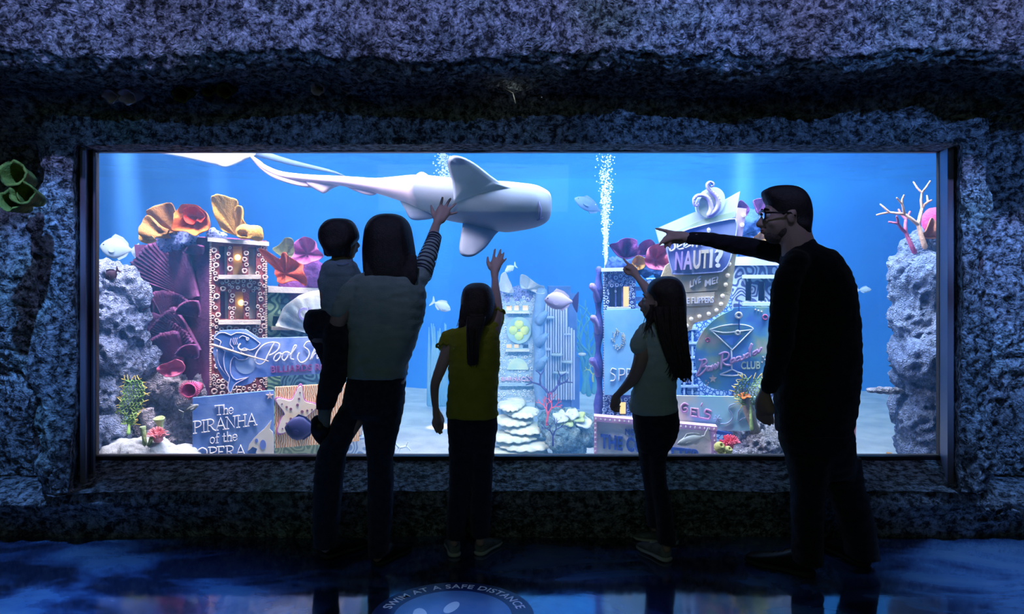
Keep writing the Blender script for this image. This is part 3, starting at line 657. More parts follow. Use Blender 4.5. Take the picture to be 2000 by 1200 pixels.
# ---------------------------------------------------------------- corals
def frill(name, c, axis, up, r, depth, mat, label, cat='coral', group=None, a0=0, a1=2*PI, lobes=5, amp=.25, thick=.02, seedv=0, flare=1.0, nn=56, curl=.0, root=True):
    """cup or leaf sponge: a thick ruffled sheet growing from a root"""
    axis = V(axis).normalized(); u = V(up); u = (u-axis*u.dot(axis)).normalized(); v_ = axis.cross(u); NR = 10
    closed = abs(a1-a0-2*PI) < 1e-3; NA = nn; F, Bk = [], []
    for i in range(NR+1):
        t = i/NR
        for j in range(NA+(0 if closed else 1)):
            a = a0+(a1-a0)*j/NA
            nz = noise.noise(V((math.cos(a)*1.3+seedv*3.1, math.sin(a)*1.3, t*.8)))
            rr = r*(.10+.90*t**flare)*(1+amp*t*math.sin(lobes*a+seedv)*.55+amp*1.1*nz*t)
            h = depth*(t**1.3)*(1+.35*nz)+amp*r*.35*t*t*math.cos(lobes*a+seedv*2)-curl*r*max(0, t-.7)**2*6
            e = u*math.cos(a)+v_*math.sin(a)
            p = V(c)+e*rr+axis*h; F.append(p)
            Bk.append(p-axis*thick*(.8-.2*t)+e*thick*(.9 if t > .1 else 0))
    w_ = NA if closed else NA+1; n = len(F); fs = []
    for i in range(NR):
        for j in range(NA):
            j2 = (j+1) % w_ if closed else j+1
            q = (i*w_+j, i*w_+j2, (i+1)*w_+j2, (i+1)*w_+j); fs.append(q); fs.append(tuple(k+n for k in reversed(q)))
    for j in range(NA):
        j2 = (j+1) % w_ if closed else j+1
        fs.append((NR*w_+j, NR*w_+j2, NR*w_+j2+n, NR*w_+j+n)); fs.append((j2, j, j+n, j2+n))
    if not closed:
        for i in range(NR): fs.append((i*w_, (i+1)*w_, (i+1)*w_+n, i*w_+n)); k = i*w_+NA; fs.append((k+w_, k, k+n, k+w_+n))
    mb = MB(); mb.add(F+Bk, fs)
    if root: mb.tube([V(c)-axis*r*.30, V(c)+axis*r*.02], [r*.24, r*.16], n=10)
    o = mb.build(name, mat)
    m2 = o.modifiers.new('s', 'SUBSURF'); m2.levels = 1; m2.render_levels = 1
    if label: tag(o, label, cat, group)
    return o
def cm(name, c1, c2, bs=60): return pm(name, c1, c2, scale=5, rough=.85, bump=1, bscale=bs, lo=.3, hi=.7)
K_tan = cm('coral_tan', (.30, .13, .04), (.42, .21, .07)); K_or = cm('coral_orange', (.75, .13, .02), (.85, .24, .05)); K_ye = cm('coral_yellow', (.66, .30, .05), (.78, .45, .12))
K_red = cm('coral_scarlet', (.55, .02, .01), (.70, .05, .02)); K_sal = cm('coral_salmon', (.75, .08, .04), (.85, .17, .09), 90); K_ol = cm('coral_olive', (.10, .12, .05), (.17, .18, .08)); K_mag = cm('coral_magenta', (.36, .06, .30), (.56, .16, .48))
K_pink = cm('coral_pink', (.62, .11, .28), (.72, .20, .34)); K_pur = cm('coral_purple', (.18, .04, .26), (.30, .08, .34)); K_pale = cm('coral_pale', (.50, .62, .70), (.64, .74, .80)); K_nav = cm('coral_navy', (.02, .06, .26), (.06, .14, .45))
T = lambda px, py, d: P(px, py, d)
def leaf(px0, py0, outline, d, mat, label, cup=.10, pleat=.02, k=5, lean=0, thick=.03, name='leaf_coral', sd=0, tilt=0, group=None, cat='coral', mid=.0):
    """thick folded coral leaf: grows from its root to a wavy rim; the rim curls towards the viewer's side of the tank"""
    ps_ = spline([outline[-1]]+outline+[outline[0], outline[1]], 6)[6:-7]; n = len(ps_); NR = 12; F, Bk = [], []
    cx = sum(p[0] for p in ps_)/n; R0 = max(math.hypot(x-px0, y-py0) for x, y in ps_)
    for i in range(NR+1):
        t = i/NR
        for j, (x, y) in enumerate(ps_):
            L_ = math.hypot(x-px0, y-py0)/R0; tt = t if t > 0 else .015
            a = math.atan2(y-py0, x-px0)
            dz = -cup*(t**1.8)*(.35+.65*L_)+pleat*math.cos(k*a+sd+1.2*noise.noise(V((a*1.5, sd, 0))))*t**.8*(.4+L_)+.035*noise.noise(V((x*.03, y*.03, sd)))*t+mid*math.sin(PI*t)
            dz += tilt*(x-px0)/FOC*d*t+lean*(py0-y)/FOC*d*t
            w_ = 1+.03*noise.noise(V((x*.12, y*.12, sd+5)))*t
            p = P(px0+(x-px0)*tt*w_, py0+(y-py0)*tt*w_, d); p.y += dz
            F.append(p); q = p.copy(); q.y += thick*(1.1-.45*t); q.z -= thick*.15*t; Bk.append(q)
    m_ = len(F); fs = []
    for i in range(NR):
        for j in range(n):
            j2 = (j+1) % n; q = (i*n+j, i*n+j2, (i+1)*n+j2, (i+1)*n+j); fs.append(q); fs.append(tuple(c+m_ for c in reversed(q)))
    for j in range(n): j2 = (j+1) % n; fs.append((NR*n+j, NR*n+j2, NR*n+j2+m_, NR*n+j+m_))
    fs.append(tuple(range(n))); fs.append(tuple(m_+c for c in reversed(range(n))))
    mb = MB(); mb.add(F+Bk, fs); o = mb.build(name, mat); m2 = o.modifiers.new('s', 'SUBSURF'); m2.levels = 1; m2.render_levels = 1
    tag(o, label, cat, group); return o
leaf(348, 458, [(352, 440), (352, 410), (345, 397), (322, 400), (300, 412), (297, 420), (296, 432), (310, 442), (335, 456)], 5.10, K_tan, 'large tan pleated coral leaf at the left end of the tower top', cup=.10, pleat=.018, k=7, sd=.5)
leaf(330, 466, [(335, 450), (318, 440), (300, 422), (286, 424), (281, 440), (280, 458), (292, 464), (312, 458)], 5.02, K_tan, 'smaller tan coral leaf folded below the large tan one', cup=.05, pleat=.012, k=6, sd=2, mid=-.03)
leaf(290, 470, [(272, 457), (284, 456), (294, 459), (304, 461), (306, 470), (292, 475), (278, 472)], 5.0, K_ye, 'small bright orange-yellow coral at the left edge of the purple wall top', cup=.03, pleat=.01)
leaf(388, 425, [(362, 410), (372, 402), (388, 401), (400, 404), (412, 414), (423, 426), (430, 438), (424, 452), (408, 457), (398, 462), (378, 454), (354, 452), (352, 445), (357, 430), (356, 420)], 5.08, K_or, 'orange-red open cup coral between the tan and the yellow ones', cup=.17, pleat=.014, k=5, thick=.03, sd=1)
leaf(386, 424, [(368, 412), (378, 406), (392, 406), (402, 412), (408, 422), (404, 436), (392, 432), (384, 440), (372, 434), (366, 424)], 5.045, K_red, 'deep scarlet hollow inside the orange-red cup coral', cup=.09, pleat=.012, k=4, thick=.02)
leaf(462, 462, [(440, 452), (431, 430), (428, 405), (428, 388), (436, 383), (450, 384), (468, 390), (470, 396), (462, 412), (466, 404), (476, 402), (482, 412), (482, 425), (488, 440), (484, 458)], 5.02, K_ye, 'tall yellow folded coral on the maroon tower roof', cup=.12, pleat=.022, k=6, thick=.04, sd=2.4)
leaf(478, 462, [(462, 450), (478, 438), (492, 440), (505, 440), (516, 444), (520, 456), (518, 466), (508, 470), (490, 466), (468, 464)], 4.94, K_ye, 'low yellow coral lobe spreading right along the tower roof', cup=.06, pleat=.012, k=4, thick=.05, sd=4, mid=-.05)
leaf(556, 535, [(522, 492), (524, 486), (535, 490), (545, 500), (552, 505), (556, 494), (568, 493), (576, 502), (588, 512), (598, 516), (602, 526), (610, 538), (607, 554), (600, 558), (590, 550), (576, 548), (556, 554), (545, 545), (540, 525), (530, 510)], 5.12, K_sal, 'scarlet ruffled coral hanging over the green house roof', cup=.13, pleat=.03, k=6, thick=.03, sd=3.3)
leaf(558, 500, [(536, 488), (546, 478), (556, 467), (566, 464), (578, 467), (580, 480), (578, 500), (560, 506)], 5.36, K_ol, 'dull olive coral behind the scarlet one', cup=.06, pleat=.012, k=3)
leaf(600, 496, [(577, 504), (580, 488), (585, 472), (596, 464), (610, 464), (622, 472), (628, 484), (637, 498), (630, 508), (612, 514), (596, 518), (584, 510)], 5.30, K_mag, 'magenta ruffled coral near the boy\'s head', cup=.12, pleat=.024, k=6, sd=5)
def mound(name, pts, mat, label, cat, sq=.8, kindv=None, sub=3, amp=.3, fr=7, fine=.012, group=None):
    """lumpy rock or mound from overlapping balls: (px, py, depth, radius px)"""
    mb = MB()
    for px, py, d, r in pts: q = r/FOC*d; mb.ball(P(px, py, d), (q, q*sq, q), 20, 14)
    vx = max(.012, min(p[3]/FOC*p[2] for p in pts)*.13)
    o = remeshed(name, mb, vx, 1, mat)
    push(o.data, lambda c: amp*.12*noise.noise(c*fr)+fine*(1.2-2*abs(noise.noise(c*fr*4)))*1.2+fine*noise.noise(c*fr*9))
    o.data.update()
    if label: tag(o, label, cat, group)
    if kindv: o['kind'] = kindv
    return o
M_reef = rockmat('reef_rock', (.30, .30, .42), (.52, .50, .64), (.70, .60, .74), sc=1.3, bumpd=.03)
M_reefb = rockmat('reef_rock_blue', (.14, .20, .42), (.30, .38, .66), (.50, .56, .82), sc=1.4, bumpd=.035)
M_bluecr = pm('crust_blue', (.02, .04, .25), (.30, .38, .80), scale=60, kind='voronoi', lo=.15, hi=.5, bump=1, bscale=90)
mound('crust_mound', [(325, 472, 5.15, 18), (348, 466, 5.15, 20), (372, 468, 5.12, 14)], M_bluecr, 'bumpy dark blue coral mound on top of the purple wall', 'coral', amp=.15, fine=.012)
mound('crust_mound', [(418, 462, 5.08, 14), (432, 464, 5.1, 10)], M_bluecr, 'small blue coral crust between the orange cup and yellow coral', 'coral', amp=.1, fine=.01)
mound('crust_mound', [(580, 560, 5.42, 30), (612, 540, 5.42, 28), (560, 580, 5.42, 20)], K_pur, 'dark purple rock carrying the scarlet and magenta corals', 'rock', amp=.2)
# left reef
mound('reef_rock', [(200, 560, 4.9, 40), (235, 560, 4.9, 34), (262, 580, 4.95, 24), (278, 625, 5.0, 20), (272, 660, 5.0, 24), (280, 700, 5.05, 24), (212, 620, 4.85, 48), (240, 640, 4.9, 38), (205, 690, 4.8, 44), (232, 710, 4.9, 40), (198, 770, 4.75, 36), (225, 770, 4.95, 34), (200, 850, 4.75, 40), (190, 950, 4.75, 60)],
      M_reefb, 'tall pale blue reef rock at the left edge of the window', 'rock', amp=.5, fr=4, fine=.020, sq=.9)
mound('reef_rock', [(300, 750, 5.15, 34), (340, 755, 5.1, 32), (375, 770, 5.05, 26), (395, 745, 5.1, 18), (280, 790, 5.2, 34), (320, 800, 5.2, 36), (365, 810, 5.1, 28), (340, 860, 5.1, 50), (280, 860, 5.2, 50), (320, 960, 5.2, 80)],
      M_reef, 'rough mauve reef rock in front of the purple fan wall', 'rock', amp=.5, fr=4, fine=.020)
mound('sand_mound', [(240, 920, 4.72, 60), (300, 905, 4.7, 52), (350, 915, 4.72, 48), (270, 900, 4.65, 38), (210, 915, 4.7, 36)], M_sand, 'pale sandy heap at the lower left corner of the window', 'sand heap', amp=.25, fr=6, fine=.008)
# net fan coral (left) and its twin by the man's hand
def netfan(name, base, spec, mat, tipmat, label, rows=9, seedv=0, rad=.0038, depth=5):
    """flat meshed fan: outline(t) gives left and right edge px"""
    root = thing(name, base, label, 'coral'); mb = MB(); tips = MB(); rn = random.Random(seedv); grid = []
    for (py, xl, xr) in spline(spec, 3):
        k = max(3, int((xr-xl)/6.5)); off_ = .5 if len(grid) % 2 else 0
        grid.append([P(xl+(xr-xl)*(i+off_*.9)/k+rn.uniform(-.8, .8), py+rn.uniform(-1, 1), depth+rn.uniform(-.006, .006)+.03*math.sin(i*.5)) for i in range(k+1)])
    for a, b_ in zip(grid, grid[1:]):
        for p in a:
            qs = sorted(b_, key=lambda q: (q-p).length)[:2]
            for q in qs: mb.tube([p, (p+q)/2, q], rad*rn.uniform(.6, .95), n=5, round_ends=False)
    for p in grid[0]: tips.tube([p, p+V((rn.uniform(-.02, .02), 0, rn.uniform(.015, .035)))], [rad, rad*.5], n=5)
    for r_ in grid[::1]:
        for p, s in ((r_[0], -1), (r_[-1], 1)): tips.tube([p, p+V((s*rn.uniform(.012, .035), 0, rn.uniform(-.02, .025)))], [rad, rad*.5], n=5)
    mb.tube([base, (V(base)+grid[-1][len(grid[-1])//2])/2, grid[-1][len(grid[-1])//2]], [rad*3.2, rad*2.5, rad*2], n=8)
    mb.build('mesh_fan', mat, root); tips.build('branch_tips', tipmat, root); return root
K_gr = cm('coral_green', (.20, .42, .12), (.42, .62, .20)); K_yt = cm('coral_yellow_tip', (.85, .62, .12), (.95, .75, .3))
netfan('net_coral', P(251, 846, 4.72), [(742, 243, 272), (760, 240, 280), (778, 236, 278), (796, 230, 274), (810, 222, 268), (822, 216, 262), (830, 236, 260)], K_gr, K_yt, 'yellow-green net coral standing on sand at the far left', depth=4.74)
netfan('net_coral', P(1468, 838, 4.66), [(738, 1450, 1488), (752, 1438, 1494), (766, 1434, 1494), (780, 1440, 1488), (792, 1450, 1480)], cm('coral_green_dk', (.10, .26, .16), (.45, .55, .18)), K_yt, 'green and yellow branching net coral beside the man\'s lowered hand', seedv=3, depth=4.67)
def tubesponge(name, base, top, r0, r1, mat, label, group=None, inner=None):
    base, top = V(base), V(top); ax = (top-base).normalized(); a = ax.orthogonal().normalized(); b_ = ax.cross(a); R = []; Lh = (top-base).length
    for rr, h in ((r0, 0), (r0*.9, .3), (r0*.95+.05*r1, .6), (r1*.9, .9), (r1, 1.0), (r1*.9, 1.02), (r1*.7, .98), (r1*.5, .7), (.002, .6)):
        R.append([base+ax*Lh*h+(a*math.cos(t)+b_*math.sin(t))*rr*(1+.08*math.sin(3*t+h*5)) for t in lin(0, 2*PI, 16)[:-1]])
    mb = MB(); mb.rings(R); o = mb.build(name, mat); tag(o, label, 'sponge', group); return o
K_tg = cm('tube_green', (.36, .52, .30), (.50, .62, .28))
tubesponge('tube_sponge', P(314, 845, 4.70), P(311, 817, 4.68), .018, .034, K_tg, 'short wide green tube sponge on the left sand')
tubesponge('tube_sponge', P(283, 870, 4.62), P(279, 834, 4.62), .014, .018, K_tg, 'slim yellow-green tube sponge standing left of the pink anemone')
tubesponge('tube_sponge', P(290, 872, 4.62), P(296, 856, 4.60), .012, .014, K_tg, 'stubby green tube sponge leaning right by the slim one')
tubesponge('tube_sponge', P(292, 838, 4.85), P(285, 800, 4.85), .045, .050, M_reef, 'pale broken coral stump behind the left tube sponges')
def anemone(name, c, r, n_, mat, label, sd=0):
    rn = random.Random(sd); mb = MB(); mb.ball(c, (r*.45, r*.45, r*.35), 12, 8)
    for i in range(n_):
        a = rn.uniform(0, 2*PI); e = rn.uniform(.1, 1.3); dv = V((math.cos(a)*math.sin(e), -abs(math.sin(a))*math.sin(e)*.8, math.cos(e))).normalized()
        p = V(c)+dv*r*.3; mb.tube([p, p+dv*r*.45+V((rn.uniform(-.01, .01), 0, .01)), p+dv*r*.8+V((0, 0, r*.05))], [r*.075, r*.065, r*.04], n=6)
    o = mb.build(name, mat); tag(o, label, 'anemone'); return o
anemone('anemone', P(309, 858, 4.62), .065, 46, cm('anemone_pink', (.85, .22, .32), (.9, .45, .5)), 'pink spiky anemone on the left sand', 2)
# pink ring sponge
c = P(374, 761, 4.86); rs_ = thing('ring_sponge', c, 'hot pink ring-mouthed sponge with fringed rim under the purple fans', 'sponge')
mb = MB(); mb.rings([[c+V((math.cos(t)*r_, y_, math.sin(t)*r_*.95)) for t in lin(0, 2*PI, 24)[:-1]] for r_, y_ in ((.02, .10), (.035, .05), (.034, -.02), (.046, -.05), (.050, -.03), (.046, .04), (.03, .12))]); mb.build('cup', cm('ring_pink', (.85, .10, .30), (.95, .25, .45)), rs_)
mb = MB()
for i in range(34):
    t = i*2*PI/34; mb.tube([c+V((math.cos(t)*.046, -.03, math.sin(t)*.044)), c+V((math.cos(t)*.066, -.035, math.sin(t)*.062))], [.004, .002], n=5)
mb.build('fringe', K_pink, rs_)
leaf(330, 722, [(312, 720), (318, 712), (335, 706), (350, 700), (364, 704), (366, 716), (356, 730), (335, 736), (318, 732)], 4.95, K_pink, 'dusky pink coral leaf at the foot of the purple fans', cup=.05, pleat=.012, k=5)

# ---------------------------------------------------------------- fish
def fish(name, nose, tail, h, mat, label, w_=.35, tail_h=.8, fin=.35, finmat=None, group=None, cat='fish', bend=0, belly=1.0, tailmat=None, forked=True):
    nose, tail = V(nose), V(tail); ax = (tail-nose); Ln = ax.length; ax.normalize(); up = V((0, 0, 1)); up = (up-ax*up.dot(ax)).normalized(); sd = ax.cross(up)
    root = thing(name, (nose+tail)/2, label, cat, group); R = []
    for t, hh in ((0, .05), (.04, .28), (.12, .58), (.25, .88), (.4, 1), (.55, .92), (.7, .62), (.82, .32), (.9, .18), (.94, .15)):
        c_ = nose+ax*Ln*t+sd*bend*math.sin(t*3)
        R.append([c_+up*(h/2*hh*(math.sin(a) if math.sin(a) > 0 else math.sin(a)*belly))+sd*(h/2*hh*w_*math.cos(a)) for a in lin(0, 2*PI, 16)[:-1]])
    mb = MB(); mb.rings(R); mb.build('body', mat, root)
    def plate(name_, pts, th=.003, m_=None):
        b0 = [nose+ax*Ln*a+up*h*b_+sd*th for a, b_ in pts]; b1 = [nose+ax*Ln*a+up*h*b_-sd*th for a, b_ in pts]
        mb = MB(); mb.rings([b0, b1]); mb.build(name_, m_ or finmat or mat, root, smooth=False)
    th_ = tail_h/2
    plate('tail_fin', [(.92, .08), (1.0, .2*tail_h+.1), (1.10, th_), (1.12, th_*.9), (1.05 if forked else 1.13, 0), (1.12, -th_*.9), (1.10, -th_), (1.0, -.2*tail_h-.1), (.92, -.08)], m_=tailmat)
    if fin: plate('dorsal_fin', [(.25, .40), (.38, .5+fin*.5), (.62, .42+fin*.4), (.80, .25+fin*.2), (.84, .14), (.55, .38)]); plate('anal_fin', [(.5, -.38*belly), (.60, -.42-fin*.4), (.80, -.25-fin*.2), (.85, -.12), (.7, -.26)])
    for s in (-1, 1):
        c_ = nose+ax*Ln*.26+sd*s*h*w_*.46-up*h*.08; mb = MB()
        mb.rings([[c_+(ax*Ln*.09*(1+math.cos(a))+up*h*.10*math.sin(a)-up*h*.05)+sd*s*(.004+.01*(1+math.cos(a))*.5+q_) for a in lin(0, 2*PI, 10)[:-1]] for q_ in (-.0015, .0015)]); mb.build('side_fin', finmat or mat, root, smooth=False)
        mb = MB(); mb.ball(nose+ax*Ln*.10+up*h*.10+sd*s*h*w_*.22, h*.035, 8, 6); mb.build('eye', M_iris, root)
    return root
F_w = pm('fish_pale', (.34, .44, .58), (.28, .40, .56), scale=10, rough=.4); F_p = pm('fish_lilac', (.42, .36, .60), (.52, .44, .66), scale=9, rough=.4); F_n = pm('fish_navy', (.03, .035, .14), (.05, .05, .18), scale=8, rough=.5); F_g = pm('fish_grey', (.35, .38, .42), (.55, .56, .58), scale=8, rough=.35)
fish('fish', P(195, 481, 5.6), P(262, 490, 5.7), .155, F_w, 'pale disc-shaped fish left of the purple wall', finmat=F_w)
fish('fish', P(1063, 586, 4.9), P(1122, 590, 4.95), .115, F_p, 'lilac surgeonfish swimming by the striped organ-pipe house', tailmat=F_n, tail_h=1.2, forked=False)
fish('fish', P(986, 531, 6.2), P(1006, 519, 6.25), .05, F_w, 'tiny white fish above the clover tower', tail_h=1.2)
fish('fish', P(1122, 388, 6.0), P(1176, 414, 6.2), .105, pm('fish_dim', (.10, .18, .36), (.14, .24, .42), scale=8), 'dim blue-grey fish high beside the bubble column', w_=.4)
fish('fish', P(880, 606, 6.6), P(846, 590, 6.6), .085, F_w, 'faint pale fish between the woman and the girl in yellow', tail_h=1.1)
fish('fish', P(556, 836, 4.55), P(620, 838, 4.6), .145, F_n, 'dark navy fish in front of the starfish panel', tail_h=.9, fin=.15)
fish('fish', P(388, 791, 4.5), P(356, 807, 4.5), .034, F_g, 'small silver fish beside the blue theatre board', tail_h=1.6)
fish('fish', P(1702, 566, 6.0), P(1676, 567, 6.0), .045, F_w, 'small white fish behind the man\'s back', tail_h=.8)
fish('fish', P(1322, 868, 4.62), P(1380, 851, 4.66), .060, F_g, 'grey fish over the cream marquee board', tail_h=1.5, fin=.5)
fish('fish', P(1296, 545, 4.8), P(1362, 548, 4.8), .085, pm('fish_indigo', (.10, .10, .36), (.18, .18, .48), scale=6), 'indigo fish with a raised tail below the big block letters', tail_h=1.9, fin=.3)
fish('fish', P(206, 545, 4.62), P(230, 528, 4.62), .060, pm('fish_dusky', (.05, .03, .07), (.10, .06, .1), scale=8), 'dusky small fish resting on the left reef rock', tail_h=.8)
fish('fish', P(1354, 632, 4.85), P(1336, 600, 4.85), .05, pm('fish_indigo', (.10, .10, .36)), 'little indigo fish among the sign bulbs beside the long hair', tail_h=1.5)

# ---------------------------------------------------------------- the zebra shark, seen from below
zs = thing('shark', P(860, 370, 4.75), 'large pale zebra shark gliding overhead, belly and broad fins showing', 'shark')
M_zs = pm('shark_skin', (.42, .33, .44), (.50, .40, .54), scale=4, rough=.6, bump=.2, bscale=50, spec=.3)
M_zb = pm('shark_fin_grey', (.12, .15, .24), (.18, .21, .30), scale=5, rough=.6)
dS = 4.75
axis_pts = [  # px, centre row, half-height px, half thickness m, depth
 (1077, 400, 12, .03, 4.66), (1073, 402, 26, .07, 4.66), (1062, 403, 35, .10, 4.66), (1045, 403, 42, .125, 4.66), (1015, 404, 47, .14, 4.67), (985, 404, 50, .15, 4.68), (950, 400, 47, .15, 4.70), (910, 394, 44, .145, 4.73), (870, 388, 42, .14, 4.76),
 (830, 378, 36, .12, 4.80), (800, 371, 29, .10, 4.84), (770, 367, 22, .08, 4.88), (735, 363, 15, .06, 4.92), (700, 358, 12, .05, 4.96), (660, 353, 9.5, .04, 5.0), (620, 350, 8, .035, 5.04), (580, 346, 7, .03, 5.08), (545, 340, 6.5, .022, 5.12), (515, 326, 5.5, .016, 5.15), (495, 310, 3.5, .010, 5.18), (482, 296, 1.5, .006, 5.2)]
mb = MB(); R = []
for px, py, hh, th, d in spline(axis_pts, 3):
    c_ = P(px, py, d); h_m = max(hh, 1)/FOC*d; tx = 1
    R.append([c_+V((0, math.cos(a)*max(th, .004), math.sin(a)*h_m)) for a in lin(0, 2*PI, 24)[:-1]])
mb.rings(R)
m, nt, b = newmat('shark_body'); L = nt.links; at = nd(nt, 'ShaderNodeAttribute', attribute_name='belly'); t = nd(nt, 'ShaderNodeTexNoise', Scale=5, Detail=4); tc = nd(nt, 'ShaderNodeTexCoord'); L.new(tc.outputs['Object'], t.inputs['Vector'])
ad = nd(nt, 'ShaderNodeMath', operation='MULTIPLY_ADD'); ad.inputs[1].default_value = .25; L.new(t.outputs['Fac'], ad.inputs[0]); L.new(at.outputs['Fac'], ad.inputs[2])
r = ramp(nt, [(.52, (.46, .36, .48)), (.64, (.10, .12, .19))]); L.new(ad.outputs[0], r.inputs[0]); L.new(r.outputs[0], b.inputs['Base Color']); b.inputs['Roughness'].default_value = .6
ob = mb.build('body', m, zs); at_ = ob.data.attributes.new('belly', 'FLOAT', 'POINT')      # grey belly, pale flank: blended by a smooth point attribute
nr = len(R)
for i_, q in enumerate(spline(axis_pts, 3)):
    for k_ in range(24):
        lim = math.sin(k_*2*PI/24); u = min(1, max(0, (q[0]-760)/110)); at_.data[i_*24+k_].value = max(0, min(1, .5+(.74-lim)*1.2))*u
def finplate(name, pts, parent, mat, th=.016, smooth=True):
    """fin: outline (px, py, depth) thick in the middle, thin at the rim"""
    ps_ = spline(pts+[pts[0]], 4)[:-1]; c_ = sum((P(*p) for p in ps_), V())/len(ps_); rs = []
    for s, k in ((-1, .55), (-1, .85), (0, 1.0), (1, .85), (1, .55)):
        rs.append([c_+(P(*p)-c_)*k+V((0, s*th*(1.25-k), 0)) for p in ps_])
    mb = MB(); mb.rings(rs); return mb.build(name, mat, parent)
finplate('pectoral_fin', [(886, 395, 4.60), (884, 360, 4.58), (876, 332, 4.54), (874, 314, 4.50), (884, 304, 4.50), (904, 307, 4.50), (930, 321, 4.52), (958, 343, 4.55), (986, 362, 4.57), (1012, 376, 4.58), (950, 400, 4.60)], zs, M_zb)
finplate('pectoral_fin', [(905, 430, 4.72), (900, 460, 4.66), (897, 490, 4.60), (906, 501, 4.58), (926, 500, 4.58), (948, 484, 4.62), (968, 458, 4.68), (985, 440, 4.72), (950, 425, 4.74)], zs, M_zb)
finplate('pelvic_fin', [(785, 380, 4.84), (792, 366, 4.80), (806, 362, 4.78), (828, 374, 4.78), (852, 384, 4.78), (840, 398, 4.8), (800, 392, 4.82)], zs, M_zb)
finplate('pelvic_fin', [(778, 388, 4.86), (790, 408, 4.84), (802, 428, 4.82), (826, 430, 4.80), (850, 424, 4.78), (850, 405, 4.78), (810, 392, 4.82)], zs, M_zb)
finplate('dorsal_fin', [(808, 352, 4.9), (814, 340, 4.92), (826, 336, 4.94), (842, 346, 4.92), (858, 356, 4.88), (835, 362, 4.88)], zs, M_zs)
finplate('tail_fin', [(590, 350, 5.06), (602, 362, 5.05), (622, 374, 5.04), (634, 378, 5.03), (650, 368, 5.02), (672, 358, 5.0), (640, 350, 5.02)], zs, M_zs)
finplate('tail_fin', [(482, 297, 5.2), (500, 322, 5.17), (530, 346, 5.13), (575, 362, 5.08), (612, 366, 5.05), (590, 346, 5.07), (545, 338, 5.12), (510, 322, 5.16)], zs, M_zs)
finplate('anal_fin', [(672, 362, 4.99), (690, 372, 4.97), (720, 382, 4.93), (735, 378, 4.92), (715, 366, 4.94)], zs, M_zs)
mb = MB(); mb.tube([P(1052, 394, 4.545), P(1055, 408, 4.535), P(1054, 428, 4.55)], [.004, .010, .005], n=8); mb.tube([P(1050, 388, 4.56), P(1060, 388, 4.57)], .005, n=6); mb.tube([P(1050, 430, 4.57), P(1060, 426, 4.58)], .005, n=6); mb.build('mouth', F_n, zs)
mb = MB()
for k in range(4): mb.tube([P(925-k*9, 384, 4.585+k*.006), P(922-k*9, 392, 4.58+k*.006)], .003, n=5)
mb.build('gill_slits', F_n, zs)
# a ray passing at the very top left
ry = thing('ray', P(470, 296, 5.3), 'grey ray whose wings dip below the top edge of the window, left', 'ray')
M_ray = pm('ray_grey', (.30, .38, .52), (.42, .48, .62), scale=4, rough=.6)
mb = MB(); R = []
for k, s in ((0, 0), (.5, .03), (.9, .02), (1, 0)):
    pass
finplate('wing', [(285, 296, 5.5), (330, 303, 5.45), (380, 313, 5.4), (420, 322, 5.35), (438, 327, 5.3), (458, 322, 5.3), (480, 312, 5.3), (500, 300, 5.3), (490, 270, 5.4), (400, 262, 5.5), (320, 276, 5.5)], ry, M_ray, th=.03)
mb = MB(); mb.tube([P(*p) for p in spline([(470, 292, 5.35), (520, 304, 5.4), (570, 318, 5.45), (615, 328, 5.5), (650, 336, 5.5), (672, 344, 5.55)], 4)], [.020]*21, n=8)
mb2 = MB(); q = spline([(470, 292, 5.35), (520, 304, 5.4), (570, 318, 5.45), (615, 328, 5.5), (650, 336, 5.5), (674, 345, 5.55)], 4); mb2.tube([P(*p) for p in q], [.026*(1-i/len(q))+.004 for i in range(len(q))], n=8); mb2.build('tail', pm('ray_dark', (.10, .15, .28)), ry)

# ---------------------------------------------------------------- CENTRE: clover tower, organ-pipe house, steps
E1 = Plane(1020, 7.4, 4)
ct = thing('clover_tower', E1.at(1018, 880, -.2), 'pale blue barnacle tower with a round clover sign and shell steps', 'miniature building')
M_cb = pm('tower_blue', (.26, .44, .62), (.36, .54, .68), scale=8, bump=1, bscale=50)
W3 = [(989, 597, 1000, 607), (1004, 597, 1014, 607), (1021, 597, 1032, 607), (989, 673, 1000, 681), (1004, 673, 1014, 681), (1021, 673, 1032, 681)]
mb = MB(); holes(mb, E1, 972, 576, 1047, 800, W3, -.05, 0); mb.build('facade', M_cb, ct, smooth=False)
mb = MB(); rslab(mb, E1, 972, 577, 1047, 870, -.5, -.09); mb.build('body', M_cb, ct, smooth=False)
for h in (W3[0], W3[1], W3[2], W3[3], W3[4]): mb = MB(); rslab(mb, E1, h[0]-1, h[1]-1, h[2]+1, h[3]+1, -.09, -.05); mb.build('lit_window', em('window_glow', (1, .75, .30), .9), ct, smooth=False)
for y in (608, 682): mb = MB(); rslab(mb, E1, 987, y, 1033, y+4, -.02, .06); mb.build('window_sill', K_pale, ct, smooth=False)
mb = MB(); barnacles(mb, E1, (973, 575, 1046, 800), W3+[(987, 606, 1033, 612), (990, 618, 1038, 672), (987, 680, 1033, 686)], 200, 3.0, .004, rnd); mb.build('barnacle_rings', pm('ring_pale', (.60, .74, .85)), ct)
cs = thing('clover_sign', E1.at(1013, 645, .03), 'round sign with a yellow-green four-leaf clover on the centre tower', 'sign')
mb = MB(); slab(mb, E1, [(1013+24*math.cos(a), 645+26*math.sin(a)) for a in lin(0, 2*PI, 32)[:-1]], 0, .03); mb.build('disc', pm('disc_green', (.20, .42, .55), (.3, .5, .5), scale=10), cs, smooth=False)
mb = MB()
for a in (PI/2, PI, 0, -PI/2): mb.ball(E1.at(1013+11*math.cos(a), 645-11*math.sin(a), .03), (.045, .018, .045), 14, 8)
mb.build('clover', pm('clover_yellow', (.55, .70, .18), (.40, .62, .25), scale=12), cs)
